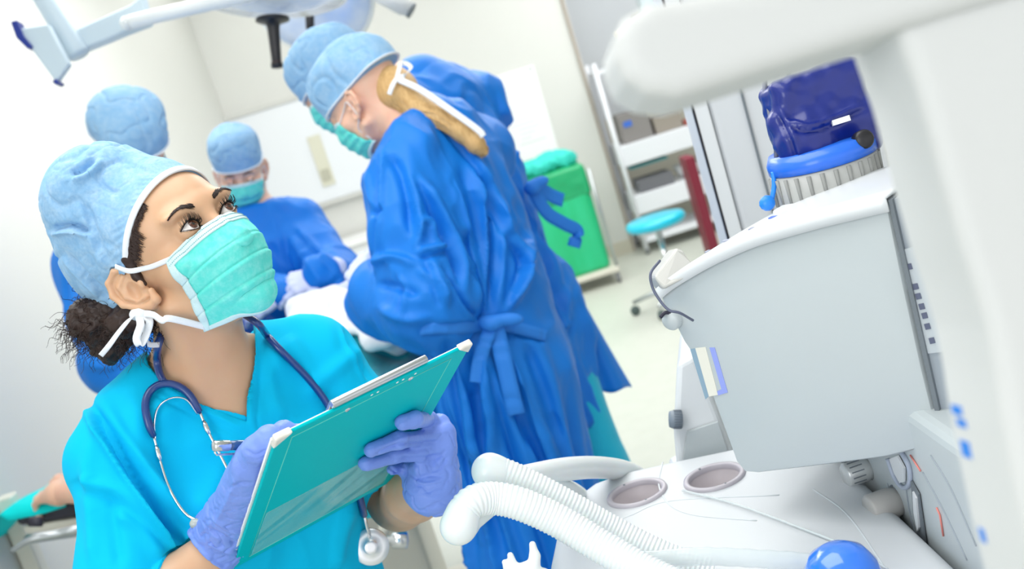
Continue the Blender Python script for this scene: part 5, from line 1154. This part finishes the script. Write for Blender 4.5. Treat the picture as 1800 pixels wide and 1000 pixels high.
# control panel rising along the right edge of the worktop, facing left
px0 = .325
o = mesh('control_panel', *box_g((px0+.12, 1.08, .85), (.12, .30, .235)), mg, am, smooth=False); bevel(o, .012)
def onx(x, y, X=px0): r = P(x, y, 1)-CAM; return CAM+r*(X/r[0])
face = o
def pan_poly(px_, m, name, t=.0015, parent=None, sm=False):
    q = [onx(x, y, px0-.0012) for x, y in px_]; oo = mesh(name, *prism_g(q, V3(-t, 0, 0)), m, parent or face, smooth=False); return oo
pan_poly([(1566, 806), (1580, 800), (1592, 822), (1592, 846), (1584, 848), (1574, 830)], mat('slot_white', '#dfe3e6', .3), 'gauge_window', .002)
mesh('gauge_bezel', *tube_g(crom([onx(x, y, px0-.002) for x, y in ((1584, 794), (1596, 815), (1600, 840), (1595, 855), (1584, 855), (1571, 836), (1560, 806))], 6), .0026, 10), mat('bezel_grey_blue', '#a9b3c4', .4), face)
pan_poly([(1604, 845), (1617, 868), (1626, 930), (1630, 962), (1616, 945), (1608, 900)], mdk, 'flow_slot', .002)
pan_poly([(1610, 862), (1616, 874), (1621, 925), (1618, 932), (1612, 900)], mat('slot_white', '#dfe3e6', .3), 'flow_tube', .004)
for q in ([(1600, 800), (1618, 828)], [(1646, 892), (1652, 905), (1658, 942)]): mesh('red_mark', *tube_g([onx(x, y, px0-.001) for x, y in q], .0009, 6), mat('red_line', '#e88a80', .5), face)
for q in ([(1588, 820), (1600, 905), (1622, 975)], [(1560, 850), (1575, 920), (1608, 952)], [(1622, 830), (1660, 900), (1700, 985)], [(1636, 800), (1672, 860), (1716, 960)]): mesh('panel_seam', *tube_g(crom([onx(x, y, px0-.0005) for x, y in q], 6), .0008, 6), mg2, face)
def knob(c, r, L, m, name, dark=True, marks=True):
    ax = V3(-1, -.10, .02); ax /= np.linalg.norm(ax); e = empty if 0 else None
    k = mesh(name, *lathe_g(c, ax, [(.0001, 0), (r*.92, 0), (r*.92, L*.15), (r, L*.2), (r*.97, L*.92), (r*.85, L), (.0001, L*1.01)], 32), m, am)
    mesh('knob_collar', *lathe_g(c-ax*.004, ax, [(.0001, 0), (r*1.05, 0), (r*1.05, .004), (.0001, .0041)], 32), mdk, k)
    if marks:
        R = frame(ax); G = []
        for i in range(14):
            a = i*2*pi/14; d = R[:, 0]*cos(a)+R[:, 1]*sin(a); G.append(box_g(c+ax*L*.6+d*r*.985, (.0006, .0006, L*.25), np.stack([d, np.cross(ax, d), ax], 1)))
        mesh('grip_ribs', *join(*G), mdk, k, smooth=False)
    return k
knob(onx(1527, 822), .0145, .030, mat('knob_silver', '#cfd2d2', .3, .3), 'flow_knob')
knob(onx(1578, 880), .017, .034, mat('knob_warm_grey', '#b5b3b0', .4), 'flow_knob', marks=False)
# blue dome on the front of the worktop
dm = atz(1490, 1046, ZT); sd = empty('blue_valve_dome', dm, 'glossy blue dome at the bottom edge on the white worktop', 'valve')
mesh('dome', *lathe_g(dm, (0, 0, 1), [(.0001, .001), (.036, .001), (.037, .012), (.034, .030), (.026, .043), (.014, .050), (.0001, .052)], 48), mat('blue_plastic', '#2f78e8', .2, coat=.8), sd)
mesh('dome_ring', *lathe_g(dm, (0, 0, 1), [(.0001, .0005), (.041, .0005), (.041, .007), (.0001, .0072)], 48), mat('blue_deep', '#1c56c0', .3), sd)
# side unit with a grey knob
Yq = 1.43; su = empty('side_unit', P(1225, 720, 1.5), 'slim white unit with a ribbed grey knob behind the workstation', 'unit')
pl = [P(1190, 640, 1.50), P(1222, 622, 1.50), P(1290, 800, 1.50), P(1290, 850, 1.5), P(1192, 850, 1.50), P(1184, 760, 1.50)]
o = mesh('housing', *prism_g(pl, V3(.04, .16, 0)), mw, su, smooth=False); bevel(o, .008)
bs = P(1240, 845, 1.52); o = mesh('support', *box_g((bs[0]+.02, bs[1]+.08, .44), (.05, .06, .44)), mw, su, smooth=False); bevel(o, .01)
o = mesh('lower_panel', *prism_g([P(1208, 760, 1.492), P(1262, 742, 1.492), P(1280, 796, 1.492), P(1200, 818, 1.492)], V3(.001, .006, 0)), mg, su, smooth=False)
kx = P(1198, 737, 1.49); vv, ff = lathe_g(kx, -RT, [(.0001, 0), (.0125, 0), (.0125, .012), (.011, .0165), (.0001, .017)], 28); kk_ = mesh('knob', vv, ff, mat('knob_slate', '#7f8a96', .45), su)
R = frame(-RT); mesh('grip_ribs', *join(*[box_g(kx-RT*.006+(R[:, 0]*cos(a)+R[:, 1]*sin(a))*.0125, (.0006, .0006, .0055), np.stack([R[:, 0]*cos(a)+R[:, 1]*sin(a), R[:, 1]*cos(a)-R[:, 0]*sin(a), R[:, 2]], 1)) for a in np.linspace(0, 2*pi, 20, endpoint=False)]), mat('knob_slate2', '#66707c', .5), kk_, smooth=False)

# ------------------------------------------------------------------ monitor housing seen from behind
_C = P(1560, 350, .98); _B = aty(1655, 782, _C[1]); _A = P(1165, 512, 1.19)
nM = np.cross(_A-_C, V3(0, 0, 1)); nM /= np.linalg.norm(nM)
if nM@FW > 0: nM = -nM                                             # towards us
def onM(x, y, off=0): r = P(x, y, 1)-CAM; t = ((_C+nM*off-CAM)@nM)/(r@nM); return CAM+r*t
mn = empty('monitor_housing', onM(1400, 800), 'large grey monitor housing seen from the back above the workstation', 'monitor')
fp = [(1158, 512), (1178, 494), (1215, 470), (1262, 444), (1330, 414), (1430, 384), (1500, 366), (1562, 351), (1592, 500), (1625, 650), (1656, 776), (1640, 786), (1560, 806), (1450, 820), (1330, 834), (1308, 832), (1294, 815), (1276, 765), (1252, 700), (1222, 632), (1200, 600), (1180, 560), (1163, 530)]
fr_ = np.array([onM(*q) for q in fp]); cc = fr_.mean(0)
# rounded shell: rings from the back edge to the inset front face
back = -nM*.17+V3(0, 0, 0)
rings = [fr_+back, fr_-nM*.012, fr_+(cc-fr_)*.006-nM*.004, fr_+(cc-fr_)*.022-nM*.0006, fr_+(cc-fr_)*.05+nM*.0005]
V_ = np.concatenate(rings); n_ = len(fp); F_ = [(i*n_+j, i*n_+(j+1) % n_, (i+1)*n_+(j+1) % n_, (i+1)*n_+j) for i in range(4) for j in range(n_)]+[tuple(range(n_)), tuple(4*n_+j for j in range(n_))[::-1]]
o = mesh('shell', V_, F_, mg, mn); bm = bmesh.new(); bm.from_mesh(o.data); bmesh.ops.recalc_face_normals(bm, faces=bm.faces); bm.to_mesh(o.data); bm.free(); autos(o, 35)
# white top cap following the upper edge
tp_ = [(1158, 512), (1178, 494), (1215, 470), (1262, 444), (1330, 414), (1430, 384), (1500, 366), (1562, 351)]
tq = crom(np.array([onM(*q) for q in tp_]), 5); bz = np.linspace(-.005, .175, 8); rows = []
for p in tq: rows.append([p+V3(0, 0, -.010)+nM*.0035]+[p+V3(0, 0, .003+.0015*sin(t_*pi))-nM*(b_) for t_, b_ in zip(np.linspace(0, 1, 8), bz)])
o = mesh('top_cap', *grid_g(np.array(rows)), mw, mn); thick(o, .003)
# wedge-shaped rest on the left end, with its cable and pivot
tl = lambda x, y, d: P(x, y, d)
o = mesh('grip_rest', *prism_g([tl(1166, 510, 1.165), tl(1150, 487, 1.175), tl(1190, 434, 1.20), tl(1200, 440, 1.19), tl(1215, 462, 1.18), tl(1234, 456, 1.17), tl(1205, 488, 1.155)], FW*.06), mat('warm_grey', '#b8b8b4', .45), mn, smooth=False); bevel(o, .004)
cab_ = mesh('cable', *tube_g(crom([tl(1160, 458, 1.13), tl(1144, 480, 1.12), tl(1147, 505, 1.12), tl(1160, 528, 1.115), tl(1176, 545, 1.11), tl(1195, 550, 1.11), tl(1218, 563, 1.125)], 8), .0015, 8), mat('cable_slate', '#5c6278', .4), mn)
pv = onM(1184, 560, .001); mesh('pivot', *lathe_g(pv, nM, [(.0001, .010), (.0095, .009), (.0115, .006), (.0118, -.02), (.0001, -.021)], 28), mg, mn)
mesh('cable_clip', *tube_g(crom([pv+nM*.010-RT*.009+UP*.005, pv+nM*.012-RT*.002+UP*.011, pv+nM*.012+RT*.008+UP*.008, pv+nM*.010+RT*.013+UP*.0], 6), .0022, 8), mat('clip_black', '#1c1b30', .4), mn)
# slot with vials at the left edge
for q, m, nm in (([(1213, 614), (1222, 612), (1246, 696), (1240, 702)], mat('slot_teal', '#8ba6ba', .3), 'slot_edge'), ([(1222, 612), (1240, 610), (1262, 694), (1246, 697)], mat('slot_pale', '#e6e4d8', .4), 'slot_insert'), ([(1247, 611), (1256, 611), (1279, 690), (1262, 695), (1260, 688), (1268, 684)], mat('vial_blue', '#93a2ea', .25, coat=.5), 'blue_vial')):
    q_ = [onM(x, y, .0012) for x, y in q]; mesh(nm, *prism_g(q_, -nM*.006), m, mn, smooth=False)
# right edge: dark seam, side strip with printed keys
q_ = [onM(1561, 352, .0022), onM(1568, 350, .0022), onM(1664, 778, .0022), onM(1656, 780, .0022)]; mesh('edge_seam', *prism_g(q_, -nM*.01), mdk, mn, smooth=False)
q_ = [onM(1568, 350, -.002), onM(1640, 335, -.002), onM(1740, 775, -.002), onM(1664, 779, -.002)]; sp = mesh('side_strip', *prism_g(q_, -nM*.05), mg2, mn, smooth=False)
q_ = [onM(1582, 440, -.0005), onM(1640, 425, -.0005), onM(1690, 615, -.0005), onM(1625, 622, -.0005)]; sp2 = mesh('key_panel', *prism_g(q_, -nM*.004), mat('key_panel', '#bcc4ca', .4), mn, smooth=False)
for (x, y) in ((1592, 470), (1603, 505), (1608, 522), (1614, 540), (1619, 556), (1624, 575), (1632, 600)):
    q_ = [onM(x, y-5, .0004), onM(x+9, y-7, .0004), onM(x+12, y+3, .0004), onM(x+3, y+5, .0004)]; mesh('key_mark', *prism_g(q_, -nM*.001), mat('key_dark', '#5a6078', .5), sp2, smooth=False)
for (x, y, w_, m) in ((1317, 407, 9, 'logo_blue'), (1294, 417, 4, 'logo_grey'), (1250, 437, 8, 'logo_grey'), (1216, 446, 3, 'logo_grey')):
    c = onM(x, np.interp(x, [a[0] for a in tp_], [a[1] for a in tp_]), 0)-nM*(.035+.02*(x > 1300))+V3(0, 0, .0062); mesh('printed_mark', *box_g(c+V3(0, 0, .0), (w_/1700, .0035, .0006), np.stack([np.cross(nM, V3(0, 0, 1)), nM, V3(0, 0, 1)], 1)), mat(m, '#5a78d8' if m == 'logo_blue' else '#9aa0b4', .5), o if 0 else mn, smooth=False)
o = mesh('tab', *box_g(onM(1387, 381, -.10)+V3(0, 0, .006), (.012, .012, .006), np.stack([np.cross(nM, V3(0, 0, 1)), nM, V3(0, 0, 1)], 1)), mw, mn, smooth=False); bevel(o, .003)
_sp = P(1570, 560, 1.15); mesh('support_post', *tube_g([_sp, V3(_sp[0], _sp[1], 1.078)], .03, 16), mg2, mn)

# ------------------------------------------------------------------ absorber with blue bag on the housing
cb0 = P(1468, 372, 1.22); cn_ = empty('absorber_canister', cb0, 'ribbed grey canister with a blue lid behind the monitor housing', 'canister')
mesh('canister', *lathe_g(cb0, (0, 0, 1), [(.0001, -.01), (.062, -.01), (.063, .0), (.061, .012), (.0595, .02), (.0595, .058), (.0001, .059)], 56), mat('canister_grey', '#aeb0ae', .4), cn_)
for i in range(26):
    a = i*2*pi/26; d = V3(cos(a), sin(a), 0)
    if d[1] < .3: mesh('rib', *tube_g([cb0+d*.0595+V3(0, 0, .022), cb0+d*.0600+V3(0, 0, .056)], [.0016, .0026], 8), mat('rib_grey', '#8f918f', .5), cn_)
mesh('lid', *lathe_g(cb0+V3(0, 0, .059), (0, 0, 1), [(.0001, 0), (.0600, 0), (.0605, .010), (.056, .020), (.0001, .021)], 56), mat('lid_blue', '#1f6be0', .35, coat=.3), cn_)
mesh('base_ring', *lathe_g(cb0-V3(0, 0, .012), (0, 0, 1), [(.0001, -.25), (.060, -.25), (.066, 0), (.0655, .003), (.0001, .0031)], 56), mdk, cn_)
Bb = Solid(); q = P(1440, 205, 1.22); Bb.box(q, (.052, .04, .052), np.stack([RT*.96+UP*.28, FW, UP*.96-RT*.28], 1), .012); Bb.ell(P(1410, 248, 1.20), (.028, .025, .022), k=.03); Bb.ell(P(1495, 215, 1.21), (.022, .03, .035), k=.02)
Bb.cone(P(1372, 215, 1.2), P(1420, 285, 1.2), .010, .006, k=.015)
v, f = Bb.mesh(.003); v = v+vnormals(v, f)*(.0035*vnoise(v*45, 3)+.002*vnoise(v*90, 5))[:, None]; v = folds(v, f, [([(1385, 215), (1430, 222), (1520, 185)], 5, .006, 1), ([(1370, 190), (1395, 240), (1410, 285)], 5, .005, 1)])
bg_ = mesh('breathing_bag', v, f, mat('navy_bag', '#08207a', .36, coat=.25)); tag(bg_, 'dark blue folded breathing bag on top of the ribbed canister', 'bag')
o = mesh('white_label', *box_g(P(1478, 212, 1.172), (.010, .003, .002), np.stack([RT*.95+UP*.3, UP*.95-RT*.3, FW], 1)), wh, bg_, smooth=False)
mesh('black_port', *lathe_g(P(1518, 245, 1.16), -FW, [(.0001, .006), (.008, .006), (.0105, .003), (.0105, -.01), (.0001, -.011)], 20), blk, bg_)
cl_ = empty('hose_clip', P(1352, 345, 1.2), 'small bright blue clip hanging between the cabinet and the canister', 'clip')
bclip = mat('clip_blue', '#1f86ee', .35); mesh('strap', *tube_g(crom([P(1359, 302, 1.2), P(1361, 325, 1.2), P(1357, 350, 1.2)], 6), .0028, 8), bclip, cl_); mesh('clip_head', *lathe_g(P(1349, 357, 1.2), -FW, [(.0001, .006), (.007, .006), (.009, .0), (.008, -.006), (.0001, -.007)], 12), bclip, cl_)
mesh('hanger', *tube_g([P(1366, 296, 1.205), P(1364, 250, 1.21), P(1345, 160, 1.24), P(1340, 60, 1.3)], .003, 8), mat('cable_slate', '#5c6278', .4), cl_)

# tall cabinet with a white front edge
cq = P(1270, 400, 1.75); yw = cq[1]
tc = empty('equipment_cabinet', (cq[0]+.1, yw+.06, 0), 'tall light grey equipment cabinet with a white front edge', 'cabinet')
o = mesh('side_panel', *box_g((cq[0]+.16, yw+.035, .90), (.13, .035, .78)), mat('cabinet_grey', '#d2d6da', .4), tc, smooth=False); bevel(o, .01)
o = mesh('front_edge', *box_g((cq[0]+.016, yw+.035, .90), (.012, .041, .785)), mw, tc, smooth=False); bevel(o, .003)
mesh('edge_gasket', *box_g((cq[0]+.0035, yw-.004, .89), (.0015, .003, .74)), blk, tc, smooth=False)
mesh('panel_seam', *box_g((cq[0]+.085, yw-.002, .90), (.0014, .003, .77)), mdk, tc, smooth=False); mesh('panel_seam', *box_g((cq[0]+.165, yw-.002, .90), (.003, .003, .77)), mdk, tc, smooth=False)
o = mesh('plinth', *box_g((cq[0]+.15, yw+.06, .06), (.15, .08, .06)), mg2, tc, smooth=False)

# ------------------------------------------------------------------ breathing hoses and hook
hose_m = mat('hose_white', '#eaf0f1', .35, trans=.0, sub=.2, coat=.3)
def corr(px, r, name_m=hose_m, pitch=.0046):
    p = crom(np.array([P(*q) for q in px]), 14); s = np.concatenate([[0], np.cumsum(np.linalg.norm(np.diff(p, axis=0), axis=1))]); n = int(s[-1]/pitch*6); t = np.linspace(0, s[-1], n)
    q = np.stack([np.interp(t, s, p[:, i]) for i in range(3)], 1); rr = r*(1+.032*np.sin(t/pitch*2*pi)); 
    for _ in range(6): q[1:-1] = (q[:-2]+q[1:-1]*2+q[2:])/4
    T = np.gradient(q, axis=0); T /= np.linalg.norm(T, axis=1)[:, None]; u = V3(.1, .2, 1); V = []; a = np.linspace(0, 2*pi, 24, endpoint=False)
    for i in range(n):
        x = u-T[i]*(u@T[i]); x /= np.linalg.norm(x); u = x; y = np.cross(T[i], x); V.append(q[i]+rr[i]*(np.cos(a)[:, None]*x+np.sin(a)[:, None]*y))
    V = np.concatenate(V); F = [(i*24+j, i*24+(j+1) % 24, (i+1)*24+(j+1) % 24, (i+1)*24+j) for i in range(n-1) for j in range(24)]+[tuple(range(24))[::-1], tuple((n-1)*24+j for j in range(24))]
    return V, F
h1 = empty('breathing_hose', P(900, 890, 1.05), 'lower corrugated white breathing hose ending in an elbow at its left', 'hose')
mesh('corrugated_tube', *corr([(1260, 1060, 1.02), (1150, 1012, 1.05), (1060, 962, 1.07), (980, 915, 1.08), (915, 886, 1.08), (868, 876, 1.08), (832, 882, 1.07), (812, 903, 1.065)], .0165), hose_m, h1)
E_ = Solid(); E_.chain([P(814, 900, 1.065), P(806, 925, 1.06), P(812, 922, 1.075), P(862, 884, 1.12)], [.0165, .0160, .0140, .0125], k=.01); mesh('elbow', *E_.mesh(.0018), hose_m, h1)
h2 = empty('breathing_hose', P(950, 850, 1.1), 'upper corrugated white breathing hose joined to two smooth tubes', 'hose')
mesh('corrugated_tube', *corr([(1250, 1010, 1.12), (1160, 975, 1.13), (1080, 935, 1.14), (1010, 895, 1.14), (950, 862, 1.14), (900, 838, 1.14), (872, 828, 1.14)], .0160), hose_m, h2)
E_ = Solid(); E_.chain([P(880, 832, 1.14), P(861, 828, 1.14), P(868, 850, 1.16), P(905, 856, 1.19)], [.0160, .0165, .0150, .013], k=.012); mesh('elbow', *E_.mesh(.0018), hose_m, h2)
mesh('smooth_tube', *tube_g(crom([P(880, 852, 1.17), P(930, 838, 1.22), P(1000, 824, 1.32), P(1060, 822, 1.42), P(1110, 832, 1.50), P(1150, 860, 1.52)], 8), .0145, 24), hose_m, h2)
mesh('corrugated_tube', *corr([(890, 868, 1.19), (940, 862, 1.22), (985, 860, 1.32), (1015, 872, 1.44), (1040, 900, 1.50)], .0135), hose_m, h2)
hk = Solid(); hd_ = 1.04
hk.chain([P(936, 957, hd_), P(940, 978, hd_), P(938, 992, hd_), P(922, 1001, hd_), P(905, 1001, hd_), P(897, 976, hd_)], [.0032, .0048, .0055, .0055, .005, .003], k=.004); hk.chain([P(905, 1001, hd_), P(893, 998, hd_), P(887, 988, hd_)], [.005, .0038, .0026], k=.004); hk.chain([P(925, 1000, hd_), P(955, 1015, hd_), P(990, 1040, 1.03)], [.006, .008, .009], k=.004)
hk_ = mesh('hose_hook', *hk.mesh(.0012), hose_m); tag(hk_, 'small white three-pronged hose hook below the breathing hoses', 'hook')
vt = mat('clear_tube', '#dfe8ea', .15, alpha=.5)
ct = mesh('drip_line', *tube_g(crom([atz(1200, 862, ZT+.003), atz(1290, 885, ZT+.003), atz(1400, 925, ZT+.003), atz(1500, 965, ZT+.003), atz(1560, 1000, ZT+.003)], 8), .0014, 8), vt); tag(ct, 'thin clear line trailing over the white worktop', 'tube')
ct = mesh('clear_hose', *corr([(1130, 985, 1.085), (1230, 978, 1.08), (1330, 982, 1.075), (1430, 990, 1.07), (1500, 1015, 1.06)], .009, pitch=.02), vt); tag(ct, 'clear ribbed tube lying along the bottom of the white worktop', 'tube')

# ------------------------------------------------------------------ white equipment boom close to the camera
bm_ = mat('boom_white', '#d2d4d3', .6, spec=.2)
eb = empty('equipment_boom', P(1700, 60, .43), 'large white equipment boom and column very close at the right', 'boom')
def px_slab(px_, d0, d1, r, h, name, m, parent):
    """rounded slab whose outline is given at depth d0, running back (or forward) to depth d1"""
    q = np.array([P(x, y, d0) for x, y in px_]); c = q.mean(0); pl = np.stack([(q-c)@RT, (q-c)@UP], 1); lo, hi = min(d0, d1), max(d0, d1)
    def fn(p):
        w = p-c; p2 = np.stack([w@RT, w@UP], -1); d = np.full(p2.shape[:-1], 1e9); ins = np.zeros(p2.shape[:-1], bool)
        for i in range(len(pl)):
            a, b = pl[i], pl[(i+1) % len(pl)]; e = b-a; t = np.clip(((p2-a)@e)/(e@e), 0, 1); rr = p2-a-t[..., None]*e; d = np.minimum(d, (rr*rr).sum(-1))
            c1 = (a[1] > p2[..., 1]) != (b[1] > p2[..., 1]); xx = (b[0]-a[0])*(p2[..., 1]-a[1])/(b[1]-a[1]+1e-12)+a[0]; ins ^= c1 & (p2[..., 0] < xx)
        d = np.where(ins, -1, 1)*np.sqrt(d); z = np.abs((p-CAM)@FW-(lo+hi)/2)-(hi-lo)/2
        v = np.stack([d+r, z+r], -1); return np.linalg.norm(np.maximum(v, 0), axis=-1)+np.minimum(v.max(-1), 0)-r
    S_ = Solid(); al = np.concatenate([q+FW*(lo-d0), q+FW*(hi-d0)]); S_.ops.append((fn, 0, 'u')); S_.bb.append((al.min(0), al.max(0))); S_.bx.append(S_.bb[-1]); return mesh(name, *S_.mesh(h), m, parent)
px_slab([(1058, 118), (1072, 88), (1110, 66), (1200, 52), (1330, 34), (1480, 12), (1700, -40), (2000, -130), (2050, -60), (1800, 14), (1700, 44), (1560, 86), (1480, 110), (1300, 166), (1220, 192), (1160, 210), (1110, 205), (1076, 184), (1060, 150)], .46, .40, .009, .0018, 'arm', bm_, eb)
EDGE = [(1492, 100), (1527, 200), (1565, 340), (1592, 435), (1611, 492), (1634, 568), (1648, 640), (1660, 720), (1676, 800), (1702, 920), (1722, 1000), (1745, 1100)]
px_slab([(1540, 75), (1700, 30), (1960, -60), (2060, 500), (2040, 1120)]+EDGE[::-1], .47, .41, .007, .002, 'column', bm_, eb)
st_b = mat('sticker_blue', '#1f7fe0', .4)
ey = lambda y: np.interp(y, [e[1] for e in EDGE], [e[0] for e in EDGE])
for y0, y1, t0s, t1s in ((706, 722, .009, .019), (728, 742, .012, .021), (766, 794, .011, .020), (916, 940, .011, .016)):
    q_ = [P(ey(y0), y0, .47)-FW*t0s-RT*.0004, P(ey(y0), y0, .47)-FW*t1s-RT*.0004, P(ey(y1), y1, .47)-FW*t1s-RT*.0004, P(ey(y1), y1, .47)-FW*t0s-RT*.0004]; mesh('sticker', *prism_g(q_, RT*.0008), st_b, eb, smooth=False, label='blue sticker on the column')
mesh('navy_foot', *lathe_g(P(1800, 1010, .46), -FW, [(.0001, .004), (.008, .004), (.010, .001), (.010, -.01), (.0001, -.011)], 28), mat('navy_foot', '#141f5a', .4), eb)
mesh('white_knob', *lathe_g(P(1806, 850, .465), -FW, [(.0001, .010), (.003, .0095), (.0055, .007), (.006, .0), (.0001, -.001)], 28), mat('knob_white', '#f6f6f6', .3), eb)
